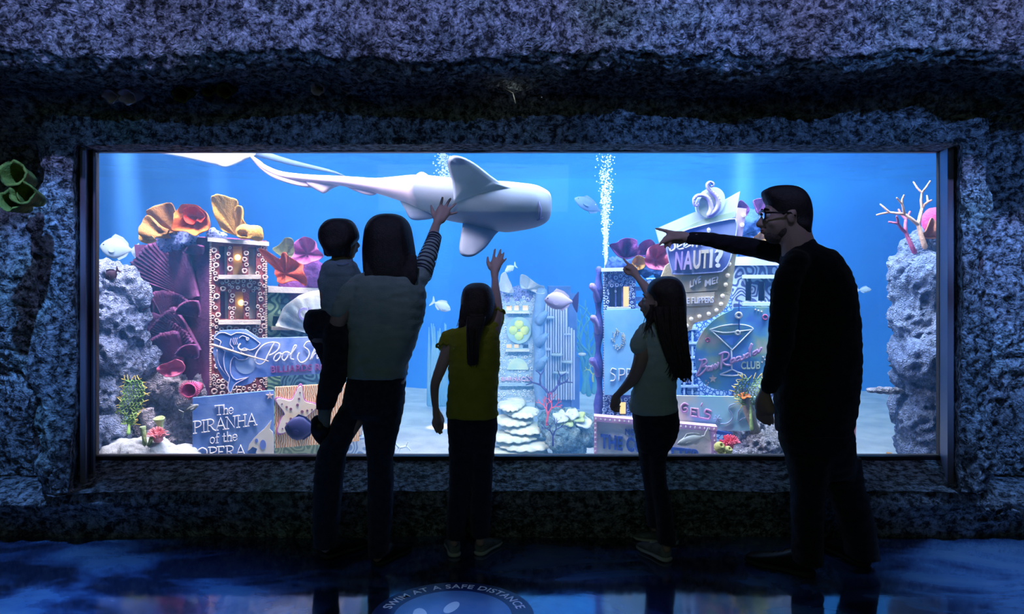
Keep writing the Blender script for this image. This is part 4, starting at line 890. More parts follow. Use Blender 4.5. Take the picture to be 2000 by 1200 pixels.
bs_ = thing('shop_sign', E1.at(1010, 740, .03), 'pink raised word sign low on the clover tower', 'sign')
mb = MB(); textline(E1, 'BARNACLES', 979, 744, 1043, 744, 8, .01, mb, bold=.01, ext=.012); mb.build('lettering', pm('letter_pinkblue', (.62, .42, .62)), bs_, smooth=False)
mb = MB(); slab(mb, E1, [(1011+20*math.cos(a), 722-22*math.sin(a)) for a in lin(0, PI, 20)], 0, .02); mb.build('arch_board', pm('arch_green', (.34, .56, .50), (.5, .66, .5), scale=8), bs_, smooth=False)
mb = MB(); rslab(mb, E1, 974, 748, 1046, 753, -.02, .05); mb.build('ledge', M_cb, bs_, smooth=False)
# stacked shell steps
M_step = pm('step_shell', (.50, .62, .62), (.74, .78, .66), scale=12, bump=1, bscale=60)
stp = thing('shell_steps', P(1015, 900, 6.7), 'stack of scalloped pale shell steps rising to the clover tower', 'steps')
rn = random.Random(21)
for i, (py, xl, xr) in enumerate(((785, 1000, 1036), (796, 978, 1012), (790, 985, 1030), (803, 980, 1040), (818, 976, 1050), (833, 972, 1056), (848, 966, 1062), (864, 962, 1068), (880, 958, 1076), (894, 955, 1080))):
    d = 7.25-i*.07; c_ = P((xl+xr)/2, py, d); rx = (xr-xl)/2/FOC*d; n = 60; mb = MB()
    R = []
    c_ = c_+V(((.05 if i % 2 else -.05), 0, 0))
    for rr, z in ((.3, .030), (.8, .022), (1, .004), (1, -.008), (.7, -.016), (.2, -.02)):
        R.append([c_+V((math.cos(a)*rx*rr*(1+.10*abs(math.sin(a*8))), -abs(math.sin(a))*.30*rr*(1+.16*abs(math.sin(a*8))) if math.sin(a) > 0 else .15*rr*abs(math.sin(a)), z)) for a in lin(0, 2*PI, n)[:-1]])
    mb.rings(R); mb.build('step', M_step, stp)
mb = MB(); mb.box(P(985, 880, 7.3)+V((0, 0, -.35)), P(1045, 790, 7.3)+V((0, .25, 0))); mb.build('core', M_cb, stp, smooth=False)
leaf(992, 574, [(975, 566), (976, 550), (980, 534), (988, 532), (994, 545), (1000, 558), (1002, 572)], 7.35, K_pale, 'pale leaf coral on the left of the clover tower top', cup=.10, pleat=.02, k=4)
leaf(1030, 566, [(1018, 562), (1015, 545), (1018, 536), (1028, 538), (1040, 548), (1054, 556), (1062, 558), (1063, 572), (1048, 572), (1034, 564)], 7.35, K_pale, 'white folded leaf coral on the right of the clover tower top', cup=.12, pleat=.03, k=5)
mound('crust_mound', [(990, 580, 7.45, 14), (1010, 577, 7.45, 14), (1030, 576, 7.45, 12), (1040, 566, 7.45, 10)], M_bluecr, 'knobbly blue crust along the clover tower top', 'coral', amp=.1, fine=.02)
# kelp trunk up the side of the tower
K_kelp = cm('kelp_blue', (.10, .22, .46), (.20, .36, .6)); kt = thing('kelp_trunk', P(1056, 780, 7.3), 'dark blue twisted kelp trunk with curled leaves between tower and pipes', 'kelp')
mb = MB(); mb.tube([P(*p) for p in spline([(1058, 790, 7.3), (1052, 740, 7.3), (1054, 690, 7.3), (1050, 640, 7.3), (1054, 600, 7.3), (1058, 572, 7.3)], 4)], .055, n=10); mb.build('stem', K_kelp, kt)
for y in (612, 655, 700): mb = MB(); mb.tube([P(1054, y+14, 7.25), P(1062, y+4, 7.2), P(1068, y-3, 7.2), P(1064, y-4, 7.2)], [.05, .035, .02, .008], n=8); mb.build('leaf', K_kelp, kt)
# organ pipe house
OH = Plane(1090, 8.0, 0)
oh = thing('pipe_house', OH.at(1095, 790, -.1), 'tall blue house of vertical organ pipes with small shell balconies', 'miniature building')
M_pd = pm('pipe_dark', (.05, .12, .40), (.08, .16, .46), scale=8); M_pl = pm('pipe_light', (.62, .70, .90), rough=.5)
mb = MB(); rslab(mb, OH, 1064, 575, 1127, 800, -.4, -.04); rslab(mb, OH, 1072, 560, 1116, 580, -.3, -.06); rslab(mb, OH, 1116, 700, 1132, 800, -.3, 0); mb.build('body', M_pd, oh, smooth=False)
mb = MB(); k = 0
for x in range(1066, 1125, 5):
    y0 = 574 if x < 1110 else 640; mb.tube([OH.at(x, y0+(k % 3)*3, 0), OH.at(x, 780, 0)], .008 if k % 2 else .012, n=6); k += 1
mb.build('pipes', M_pl, oh)
mb = MB(); rslab(mb, OH, 1102, 652, 1114, 654, 0, .04); rslab(mb, OH, 1056, 680, 1076, 684, 0, .04); mb.build('cross_bars', M_pl, oh, smooth=False)
for x, y, r in ((1073, 620, 10), (1087, 692, 12), (1107, 706, 11), (1095, 727, 17), (1136, 691, 8)):
    mb = MB(); mb.ball(OH.at(x, y, .05), (r*.0053, .07, .018), 20, 6); mb.build('balcony', K_pale, oh)
# dark branching coral, red gorgonian, bush of reef
def branch(name, base, dirv, L_, r, mat, label, depth_=4, spread=.6, sd=0, cat='coral', flat=.4, parent=None, kids=2):
    rn = random.Random(sd); mb = MB()
    def go(p, dv, l, rad, n):
        q = p+dv*l*.5+V((rn.uniform(-.1, .1)*l, rn.uniform(-.1, .1)*l, 0)); e = p+dv*l
        mb.tube([p, q, e], [rad, rad*.85, rad*.7], n=7)
        if n <= 0: return
        for s in range(kids):
            a = (s-(kids-1)/2)*2*spread/max(1, kids-1)*rn.uniform(.6, 1.2)
            c_, s_ = math.cos(a), math.sin(a); nv = V((dv.x*c_+dv.z*s_, dv.y+rn.uniform(-flat, flat), dv.z*c_-dv.x*s_)).normalized(); go(e, nv, l*rn.uniform(.62, .9), rad*.72, n-1)
    go(V(base), V(dirv).normalized(), L_, r, depth_)
    o = mb.build(name, mat, parent)
    if label: tag(o, label, cat)
    return o
M_dk = pm('branch_dark', (.03, .03, .14), (.05, .05, .2), scale=8)
branch('branch_coral', P(1072, 800, 6.6), (0, 0, 1), .13, .018, M_dk, 'dark bare branching coral in front of the organ-pipe house', 3, .7, 5)
branch('branch_coral', P(1068, 830, 6.4), (.1, 0, 1), .08, .012, cm('gorgonian_red', (.45, .04, .10), (.6, .1, .16)), 'small deep red branching coral at the edge of the reef mound', 5, .5, 9)
branch('branch_coral', P(1080, 870, 6.3), (.0, 0, 1), .08, .010, M_dk, 'low dark twig coral on the reef mound', 4, .5, 12)
M_reefc = rockmat('reef_rock_cyan', (.12, .30, .44), (.26, .46, .58), (.55, .66, .62), sc=1.5, bumpd=.03)
mound('reef_mound', [(1090, 830, 6.7, 26), (1115, 822, 6.7, 24), (1140, 835, 6.7, 22), (1105, 850, 6.5, 26), (1085, 860, 6.5, 18), (1130, 850, 6.6, 20), (1155, 850, 6.8, 18), (1110, 880, 6.6, 30)], M_reefc, 'bushy teal reef mound between the shell steps and the right-hand street', 'reef', amp=.5, fr=5, fine=.022)
for i, (x, y, r, m_) in enumerate(((1108, 818, 9, K_tg), (1118, 806, 8, K_pale), (1095, 812, 9, K_pale), (1130, 812, 8, K_tg), (1142, 822, 9, K_pale))):
    frill('plate_coral', T(x, y+4, 6.5), (0, -.7, .7), (0, 0, 1), r*.0058, .02, m_, ('green', 'cream topmost', 'white left', 'pale green right', 'white rightmost')[i]+' small plate coral on the teal reef mound', lobes=4, amp=.3, seedv=i*1.7, thick=.015, group='plate corals on the reef mound')
# far weed and reef behind
M_far = pm('weed_far', (.06, .26, .38), (.12, .40, .46), scale=4)
for i, (x, y, L_, sd) in enumerate(((1150, 770, .34, 1), (1140, 765, .26, 2), (1160, 765, .3, 6))): branch('sea_weed', P(x, y, 9.2), (0, 0, 1), L_, .035, M_far, ('tall', 'short leftmost', 'rightmost')[i]+' dim teal weed far behind the reef mound', 4, .4, sd, cat='sea weed')
mb_m = [(845, 720, 9.4, 26), (865, 690, 9.4, 22), (850, 660, 9.4, 16), (870, 730, 9.4, 24)]
branch('branch_coral', P(1158, 745, 8.2), (0, 0, 1), .07, .012, cm('coral_lime', (.4, .6, .1), (.6, .7, .2)), 'small lime branching coral left of the blue trunk', 3, .7, 3)
mb = MB()
for i in range(9): x = 838+i*4; mb.tube([P(x, 790, 9.3), P(x+3*math.sin(i), 700, 9.3), P(x+5*math.sin(i*2), 640-8*math.sin(i), 9.3)], [.03, .022, .006], n=6)
tag(mb.build('sea_grass', pm('grass_far', (.16, .42, .62), (.24, .5, .68), scale=6)), 'faint clump of tall pale sea grass between the woman and the girl in yellow', 'sea grass', kind='stuff')
mound('reef_rock', [(700, 880, 5.9, 26), (730, 890, 5.9, 22), (760, 895, 5.9, 14), (690, 920, 5.9, 40)], M_reefc, 'low blue rock right of the low green wall, behind the woman\'s legs', 'rock', amp=.3, fr=5, fine=.02)
branch('branch_coral', P(775, 893, 5.6), (.3, 0, 1), .07, .014, K_pale, 'pale star-shaped twig coral on sand beside the low blue rock', 2, .9, 7)

# ---------------------------------------------------------------- RIGHT: the theatre street
H = Plane(1400, 5.15, -10)
M_rb = pm('giraffe_blue', (.03, .12, .50), (.42, .64, .92), scale=38, kind='edge', lo=.07, hi=.14, bump=.3)
M_zebra = pm('zebra_blue', (.05, .07, .22), (.42, .52, .70), scale=14, kind='maze', lo=.35, hi=.65, bump=.3)
th = thing('theatre_house', H.at(1400, 880, -.2), 'big blue spotted street front behind the signs on the right', 'miniature building')
mb = MB(); slab(mb, H, [(1178, 600), (1262, 600), (1262, 545), (1430, 545), (1430, 960), (1178, 960)], -.4, 0); mb.build('wall', M_rb, th, smooth=False)
mb = MB()
for y in (640, 668, 696, 724, 752): rslab(mb, H, 1322, y, 1362, y+4, 0, .03)
for x in (1334, 1350): rslab(mb, H, x, 632, x+4, 770, 0, .025)
for y in (560, 580, 598): rslab(mb, H, 1240, y, 1262, y+8, 0, .03)
mb.build('balcony_bars', pm('bar_blue', (.45, .62, .92)), th, smooth=False)
mb = MB()
for y in (674, 702, 730): rslab(mb, H, 1338, y, 1349, y+18, 0, .012); rslab(mb, H, 1322, y, 1333, y+18, 0, .012)
mb.build('small_panes', pm('pane_mauve', (.40, .42, .62)), th, smooth=False)
# ring tower at its left corner
HT = Plane(1178, 5.05, -10)
rt = thing('ring_tower', HT.at(1215, 700, -.2), 'narrow blue tower with ring relief and one lit window, left corner of the right street', 'miniature building')
W4 = [(1190, 562, 1201, 600), (1204, 562, 1214, 600), (1217, 560, 1228, 600), (1199, 790, 1205, 812), (1210, 786, 1222, 812)]
mb = MB(); holes(mb, HT, 1178, 530, 1240, 960, W4, -.06, 0); mb.build('facade', pm('ring_tower_wall', (.07, .10, .34), (.14, .18, .44), scale=9, bump=.8), rt, smooth=False)
mb = MB(); rslab(mb, HT, 1178, 532, 1240, 960, -.4, -.10); mb.build('body', pm('ring_tower_wall', (.07, .10, .34)), rt, smooth=False)
for q in ((1216, 559, 1229, 601), (1209, 785, 1223, 813)): mb = MB(); rslab(mb, HT, *q, -.10, -.07); mb.build('lit_window', em('window_glow_yellow', (1, .66, .22), 1.3), rt, smooth=False)
for q in ((1189, 561, 1202, 601), (1203, 561, 1215, 601), (1198, 789, 1206, 813)): mb = MB(); rslab(mb, HT, *q, -.10, -.07); mb.build('dark_pane', pm('pane_mauve', (.40, .42, .62)), rt, smooth=False)
for q in ([(1186, 600), (1232, 600), (1232, 606), (1186, 606)], [(1186, 812), (1238, 812), (1238, 818), (1186, 818)], [(1175, 524), (1244, 522), (1244, 529), (1175, 531)]): mb = MB(); slab(mb, HT, q, -.4 if q[0][1] == 524 else -.03, .05); mb.build('ledge', pm('ledge_pale', (.62, .72, .92)), rt, smooth=False)
mb = MB(); barnacles(mb, HT, (1182, 533, 1238, 600), W4, 70, 3.3, .003, rnd); barnacles(mb, HT, (1180, 776, 1236, 815), W4, 40, 3.3, .003, rnd); mb.build('barnacle_rings', pm('ring_pale_blue', (.50, .62, .92)), rt)
mb = MB()
for k in range(58): mb.ball(HT.at(1180, 532+k*5, .004), .008, 6, 4)
mb.build('bead_trim', pm('ring_pale_blue', (.50, .62, .92)), rt)
# blue banner with letters
HB = Plane(1180, 4.96, -10)
bn = thing('sprat_banner', HB.at(1225, 690), 'sky blue banner with a sparkly ring and hand-lettered white letters', 'sign'); bn.name = 'blue_banner'
mb = MB(); slab(mb, HB, [(1180, 606), (1330, 600), (1330, 772), (1180, 772)], -.02, 0); mb.build('board', pm('banner_sky', (.16, .48, .86), (.40, .72, .95), scale=4, rough=.7, lo=.3, hi=.7), bn, smooth=False)
mb = MB(); rnx = random.Random(2)
for k in range(70): a = rnx.uniform(0, 2*PI); r = rnx.gauss(13, 2.4); mb.ball(HB.at(1208+r*.85*math.cos(a), 663+r*1.15*math.sin(a), .004), .004, 6, 4)
mb.build('sparkle_ring', pm('sparkle_gold', (.80, .78, .66)), bn)
mb = MB()
for pts in ([(1203, 722), (1196, 720), (1193, 728), (1201, 734), (1200, 743), (1193, 744)], [(1209, 743), (1210, 721)], [(1209, 721), (1219, 722), (1219, 731), (1210, 733)], [(1224, 743), (1225, 721)], [(1225, 721), (1234, 723), (1233, 731), (1226, 732), (1236, 743)]):
    stroke(mb, HB, pts, .0042, .006, n=6)
mb.build('lettering', M_let, bn)
# kelp-like trunk at the corner
tk = thing('climbing_coral', P(1166, 820, 5.1), 'dark blue gnarled coral trunk climbing the left corner of the right street', 'coral')
mb = MB(); mb.tube([P(*p) for p in spline([(1170, 870, 5.1), (1168, 820, 5.1), (1171, 760, 5.1), (1168, 700, 5.1), (1170, 640, 5.1), (1168, 580, 5.1), (1170, 527, 5.1)], 4)], [.026+.010*math.sin(i*1.3) for i in range(25)], n=10); mb.build('stem', pm('trunk_blue', (.05, .07, .34), (.14, .14, .48), scale=9, bump=1), tk)
for x, y in ((1160, 560), (1162, 622), (1160, 705)): mb = MB(); mb.tube([P(1168, y+26, 5.08), P(x+3, y+10, 5.06), P(x-3, y, 5.05)], [.022, .016, .024], n=8); mb.build('bract', pm('trunk_violet', (.22, .18, .55), (.4, .3, .66), scale=9, bump=1), tk)
# marquee board
MQ = Plane(1160, 4.78, -8)
mq = thing('marquee_board', MQ.at(1280, 870), 'cream cinema marquee with pink studded border and big blue block letters', 'sign')
mb = MB(); slab(mb, MQ, [(1162, 818), (1398, 838), (1402, 960), (1162, 960)], -.06, 0); mb.build('board', pm('marquee_cream', (.78, .86, .95), (.95, .95, .95), scale=5, kind='voronoi', lo=.2, hi=.7, bump=.3), mq, smooth=False)
mb = MB(); slab(mb, MQ, [(1160, 812), (1400, 833), (1400, 842), (1160, 822)], -.06, .02); slab(mb, MQ, [(1160, 822), (1166, 822), (1166, 960), (1160, 960)], -.06, .02); slab(mb, MQ, [(1388, 842), (1398, 842), (1402, 960), (1390, 960)], -.06, .02); mb.build('border', pm('border_pink', (.55, .34, .66), (.72, .44, .70), scale=12), mq, smooth=False)
mb = MB()
for k in range(26): mb.ball(MQ.at(1164+k*9.2, 817+k*.8, .02), .006, 6, 4)
for k in range(8): mb.ball(MQ.at(1163, 826+k*9, .02), .006, 6, 4); mb.ball(MQ.at(1395, 850+k*9, .02), .006, 6, 4)
mb.build('studs', M_let, mq)
mb = MB(); textline(MQ, 'NO', 1221, 849, 1240, 850, 12, 0, mb, bold=.02, ext=.01); textline(MQ, 'THE CO', 1173, 874, 1258, 884, 27, 0, mb, bold=.03, ext=.012); textline(MQ, 'TTER', 1305, 898, 1368, 904, 26, 0, mb, bold=.03, ext=.012); mb.build('lettering', pm('letter_cobalt', (.03, .09, .42), (.06, .14, .52), scale=12), mq, smooth=False)
# NAUTI sign
NS = Plane(1290, 4.72, -6)
ns = thing('arrow_sign', NS.at(1370, 520), 'big curved arrow-shaped sign with marquee bulbs, block letters and a tentacle emblem', 'sign')
M_nsb = pm('sign_gold', (.80, .60, .34), (.90, .74, .48), scale=14, bump=.5, bscale=70)
arrow = [(1438, 440), (1450, 448), (1443, 470), (1437, 505), (1432, 545), (1426, 580), (1416, 602), (1400, 616), (1378, 626), (1356, 632), (1350, 645), (1330, 646), (1322, 622), (1300, 600), (1300, 520)]
mb = MB(); slab(mb, NS, smoothpoly(arrow, 3), -.06, 0); mb.build('arrow_board', M_nsb, ns, smooth=False)
for x, y in ((1431, 470), (1428, 493), (1424, 516), (1421, 538), (1417, 556), (1411, 578), (1408, 594), (1399, 606), (1384, 613), (1366, 618), (1350, 623), (1341, 636)): mb = MB(); mb.ball(NS.at(x, y, .004), .013, 10, 6); mb.build('bulb', em('bulb_cream', (1, .86, .62), .35), ns)
mb = MB(); slab(mb, NS, [(1281, 447), (1355, 415), (1395, 402), (1445, 374), (1436, 425), (1444, 458), (1290, 480)], -.05, .008); mb.build('roof_board', pm('roof_pale', (.62, .74, .92), (.74, .82, .86), scale=7, rough=.7), ns, smooth=False)
mb = MB(); slab(mb, NS, [(1320, 452), (1375, 428), (1435, 413), (1436, 424), (1330, 458)], .008, .012); mb.build('green_strip', pm('strip_green', (.50, .62, .36), (.60, .70, .52), scale=20), ns, smooth=False)
mb = MB(); slab(mb, NS, [(1439, 406), (1457, 408), (1452, 440), (1447, 470), (1432, 468), (1436, 430)], -.03, .02); mb.build('pink_strip', pm('strip_pink', (.72, .48, .74), (.8, .56, .76), scale=8), ns, smooth=False)
for q in ((1451, 421), (1448, 440)): mb = MB(); mb.ball(NS.at(*q, .024), .013, 10, 6); mb.build('strip_bulb', em('bulb_white', (1, .9, .95), .6), ns)
pan = [(1300, 470), (1345, 448), (1425, 429), (1436, 434), (1438, 448), (1432, 480), (1422, 515), (1412, 527), (1400, 532), (1320, 536), (1312, 530), (1305, 505)]
mb = MB(); slab(mb, NS, smoothpoly(pan, 3), .008, .022); mb.build('letter_panel', pm('panel_indigo', (.08, .13, .60), (.32, .36, .55), scale=3, rough=.6, lo=.35, hi=.6), ns, smooth=False)
mb = MB(); stroke(mb, NS, [pan[0]]+pan[1:]+[pan[0]], .004, .024, n=6, sub=3); mb.build('panel_rim', pm('rim_lilac', (.50, .52, .85)), ns)
for (ch, x0, x1, col) in (('N', 1317, 1331, (.45, .30, .70)), ('A', 1333, 1350, (.55, .40, .68)), ('U', 1352, 1366, (.68, .56, .52)), ('T', 1367, 1381, (.74, .62, .50)), ('I', 1384, 1389, (.80, .74, .68)), ('?', 1394, 1409, (.84, .82, .82))):
    mb = MB(); yb = 527-(x0-1317)*.07; textline(NS, ch, x0, yb, x1, yb-.6, 36, .022, mb, bold=.025, ext=.018, ital=.05); mb.build('block_letter', pm('letter_'+ch if ch != '?' else 'letter_q', col, rough=.6), ns, smooth=False)
mb = MB()
for pts in ([(1322, 464), (1314, 460), (1309, 468), (1316, 476), (1317, 486), (1309, 491), (1306, 484)], [(1322, 484), (1331, 478), (1329, 472), (1323, 477), (1324, 487), (1333, 486)], [(1335, 482), (1344, 475), (1342, 470), (1336, 474), (1337, 484), (1347, 480)], [(1352, 482), (1353, 472)], [(1360, 482), (1361, 470), (1361, 474), (1369, 470), (1370, 480)]):
    stroke(mb, NS, pts, .0062, .028, n=6)
mb.ball(NS.at(1383, 450, .028), (.012, .006, .016), 10, 6); stroke(mb, NS, [(1384, 450), (1382, 456), (1380, 460)], .004, .028); mb.build('script_lettering', M_let, ns)
lines = [(1330, 541), (1404, 536), (1400, 567), (1330, 572)]
for q in (lines, [(1325, 574), (1395, 570), (1393, 596), (1325, 599)]): mb = MB(); slab(mb, NS, q, 0, .014); mb.build('small_board', pm('small_board', (.60, .48, .34), (.70, .58, .42), scale=9), ns, smooth=False)
mb = MB(); textline(NS, 'LIVE', 1347, 562, 1368, 551, 13, .014, mb, bold=.02, ext=.008); textline(NS, 'ME?', 1376, 560, 1402, 552, 13, .014, mb, bold=.02, ext=.008); textline(NS, 'E FLIPPERS', 1341, 593, 1393, 591, 12, .014, mb, bold=.01, ext=.008); mb.build('small_lettering', M_let, ns, smooth=False)
mb = MB(); slab(mb, NS, [(1387+28*math.cos(a)+6*math.sin(a), 397-31*math.sin(a)) for a in lin(0, 2*PI, 36)[:-1]], -.02, .014); mb.build('emblem_disc', pm('disc_pale', (.66, .76, .88)), ns, smooth=False)
mb = MB(); slab(mb, NS, [(1386+22*math.cos(a)+4*math.sin(a), 400-26*math.sin(a)) for a in lin(0, 2*PI, 36)[:-1]], .014, .018); mb.build('emblem_field', pm('disc_lime', (.58, .66, .48), (.70, .70, .66), scale=9), ns, smooth=False)
mb = MB()
for pts, r0 in (([(1384, 421), (1388, 408), (1384, 392), (1375, 384), (1362, 383), (1354, 390), (1355, 402), (1361, 402), (1360, 396)], .018), ([(1386, 421), (1398, 410), (1402, 398), (1398, 386), (1388, 376), (1381, 368), (1380, 361), (1386, 357), (1391, 361), (1388, 366), (1385, 363)], .018)):
    q = spline(pts, 5); mb.tube([NS.at(x, y, .03) for x, y in q], [r0*(1-.78*i/len(q)) for i in range(len(q))], n=8)
    for i in range(3, len(q)-3, 2): x, y = q[i]; torus(mb, NS.at(x+3.2*(1-.7*i/len(q)), y, .04), NS.n, .004, .0016, n=8, k=4)
mb.build('tentacle', pm('tentacle_violet', (.34, .28, .72), (.45, .38, .78), scale=14), ns)
# zebra house on the right
Z = Plane(1430, 5.1, -10)
zh = thing('zebra_house', Z.at(1480, 640, -.1), 'zebra-patterned house with dark windows beside the man', 'miniature building')
W5 = [(1456, 550, 1468, 588), (1481, 550, 1494, 588), (1506, 550, 1518, 588)]
mb = MB(); holes(mb, Z, 1430, 519, 1600, 900, W5, -.06, 0); mb.build('facade', M_zebra, zh, smooth=False)
mb = MB(); rslab(mb, Z, 1430, 505, 1600, 900, -.4, -.1); mb.build('panes_and_body', pm('pane_indigo', (.12, .13, .36), (.22, .22, .48), scale=5), zh, smooth=False)
for y in (537, 590): mb = MB(); rslab(mb, Z, 1449, y, 1600, y+7, -.03, .055); mb.build('window_sill', pm('sill_green', (.40, .52, .56), (.5, .62, .62), scale=9), zh, smooth=False)
mb = MB(); slab(mb, Z, [(1434, 502), (1600, 500), (1600, 518), (1434, 519)], -.4, .04); mb.build('cornice', pm('cornice_lilac', (.40, .42, .74), (.56, .58, .84), scale=7), zh, smooth=False)
# club sign
CB = Plane(1430, 4.82, -8)
cb = thing('club_sign', CB.at(1430, 690), 'round blue-green club sign with a cocktail glass outline and cursive pink letters', 'sign')
rp = [(1430, 606), (1440, 601), (1500, 600), (1560, 606), (1560, 700), (1520, 722), (1490, 740), (1462, 757), (1430, 763), (1395, 760), (1370, 745), (1360, 720), (1358, 690), (1364, 665), (1378, 642), (1402, 620)]
mb = MB(); slab(mb, CB, smoothpoly(rp, 4), -.03, 0)
m, nt, b = newmat('club_board'); L = nt.links; tc = nd(nt, 'ShaderNodeTexCoord'); t = nd(nt, 'ShaderNodeTexNoise', Scale=5, Detail=3); L.new(tc.outputs['Object'], t.inputs['Vector'])
r = ramp(nt, [(.32, (.10, .26, .70)), (.48, (.14, .42, .66)), (.58, (.34, .56, .42)), (.68, (.70, .60, .48))]); L.new(t.outputs['Fac'], r.inputs[0]); L.new(r.outputs[0], b.inputs['Base Color']); b.inputs['Roughness'].default_value = .7
mb.build('board', m, cb, smooth=False)
mb = MB(); M_gw = pm('glass_outline', (.88, .90, .92))
for pts in ([(1387, 644), (1430, 684), (1470, 643)], [(1428, 684), (1429, 722)]): stroke(mb, CB, pts, .0055, .008, n=6, sub=1)
stroke(mb, CB, [(1387, 644), (1410, 637), (1435, 634), (1458, 636), (1470, 643), (1445, 647), (1415, 650), (1387, 645)], .0048, .008); stroke(mb, CB, [(1407, 731), (1420, 726), (1430, 722), (1440, 727), (1452, 731), (1430, 734), (1407, 732)], .005, .008, sub=2)
mb.build('cocktail_glass', M_gw, cb)
mb = MB(); slab(mb, CB, [(1402, 655), (1450, 655), (1429, 676)], 0, .006); mb.build('drink', pm('drink_blue', (.14, .34, .80)), cb, smooth=False)
mb = MB(); mb.tube([CB.at(1443, 590, .012), CB.at(1443, 655, .012)], .004, n=6); mb.build('pick', pm('letter_cobalt', (.10, .22, .66)), cb)
mb = MB(); torus(mb, CB.at(1442, 616, .014), CB.n, .016, .008, n=16, k=8); torus(mb, CB.at(1440, 650, .014), CB.n, .012, .007, n=14, k=8); mb.build('olives', pm('olive_cream', (.72, .68, .62)), cb)
mb = MB()
for pts in ([(1366, 703), (1371, 706), (1366, 722), (1361, 732), (1366, 733), (1377, 722), (1378, 715), (1370, 716), (1379, 708), (1377, 702), (1369, 704)],   # B
            [(1386, 716), (1382, 717), (1381, 724), (1386, 722), (1388, 715), (1388, 723)], [(1390, 722), (1392, 713), (1393, 720), (1396, 712)], [(1396, 720), (1398, 711), (1399, 718), (1402, 709)],
            [(1407, 720), (1410, 692)], [(1405, 692), (1415, 688), (1422, 691), (1420, 700), (1411, 705), (1416, 712), (1426, 713)],   # R
            [(1432, 700), (1427, 703), (1427, 709), (1432, 706), (1433, 699), (1434, 706)], [(1442, 697), (1437, 700), (1437, 706), (1444, 702)], [(1445, 697), (1445, 703), (1451, 700), (1452, 693), (1453, 699)],
            [(1460, 690), (1455, 694), (1456, 699), (1461, 694), (1468, 671), (1463, 682), (1464, 696)], [(1476, 685), (1470, 689), (1471, 694), (1477, 689), (1478, 683), (1480, 689), (1486, 680)]):
    stroke(mb, CB, pts, .0072, .014, n=6)
mb.build('script_lettering', pm('letter_rose', (.55, .30, .56), (.66, .42, .62), scale=14), cb)
mb = MB(); textline(CB, 'CLUB', 1447, 721, 1484, 720, 15, .002, mb, bold=.015, ext=.012); mb.build('lettering', pm('letter_lime', (.72, .80, .62)), cb, smooth=False)
mb = MB(); slab(mb, CB, [(1392+(8 if k % 2 == 0 else 3.4)*math.sin(k*PI/5), 740-(8 if k % 2 == 0 else 3.4)*math.cos(k*PI/5)) for k in range(10)], 0, .012)
for x, y in ((1379, 744), (1383, 748), (1381, 752), (1490, 698), (1494, 703), (1488, 708), (1496, 697), (1475, 605), (1481, 607), (1487, 609)): mb.ball(CB.at(x, y, .003), .006, 8, 5)
mb.build('star_and_bubbles', M_cream, cb, smooth=False)
mb = MB(); torus(mb, CB.at(1382, 664, .004), CB.n, .012, .004); torus(mb, CB.at(1494, 620, .004), CB.n, .015, .005); mb.build('shell_motifs', K_pink, cb)
# angel banner
AN = Plane(1322, 4.78, -8)
an = thing('shell_banner', AN.at(1400, 810), 'cream and blue hanging banner with pink hand-drawn capital letters and a star', 'sign'); an.name = 'cream_banner'
mb = MB(); slab(mb, AN, [(1300, 773), (1480, 776), (1478, 842), (1410, 842), (1300, 826)], -.02, 0); mb.build('board', pm('banner_cream', (.42, .78, .95), (.95, .86, .70), scale=4, lo=.42, hi=.6), an, smooth=False)
mb = MB(); slab(mb, AN, [(1300, 826), (1410, 842), (1430, 846), (1428, 851), (1300, 832)], -.02, .014); mb.build('lower_rail', pm('letter_cobalt', (.10, .22, .66)), an, smooth=False)
mb = MB(); K_lp = pm('letter_peach', (.62, .30, .56), (.74, .44, .62), scale=12)
for pts in ([(1343, 791), (1336, 788), (1330, 795), (1333, 804), (1341, 803), (1341, 797), (1336, 797)], [(1349, 812), (1350, 797), (1360, 799)], [(1350, 803), (1358, 805)], [(1349, 812), (1360, 814)], [(1363, 799), (1364, 815), (1373, 817)], [(1388, 803), (1379, 800), (1377, 807), (1386, 811), (1384, 818), (1374, 817)]):
    stroke(mb, AN, pts, .0062, .006, n=6, sub=4 if len(pts) > 3 else 1)
stroke(mb, AN, [(1371, 788), (1369, 793)], .004, .006, sub=1); mb.build('lettering', K_lp, an)
mb = MB()
for a in (0, PI/3, 2*PI/3): stroke(mb, AN, [(1401-7*math.cos(a), 818-7*math.sin(a)), (1401+7*math.cos(a), 818+7*math.sin(a))], .0032, .006, sub=1)
stroke(mb, AN, [(1434, 789), (1425, 793), (1423, 800), (1429, 808), (1430, 818), (1420, 827), (1408, 828)], .0036, .006); stroke(mb, AN, [(1440, 820), (1442, 804), (1446, 800)], .0034, .006); stroke(mb, AN, [(1444, 822), (1450, 818), (1458, 815)], .0034, .006)
mb.build('star_and_script', pm('script_slate', (.30, .34, .55)), an)
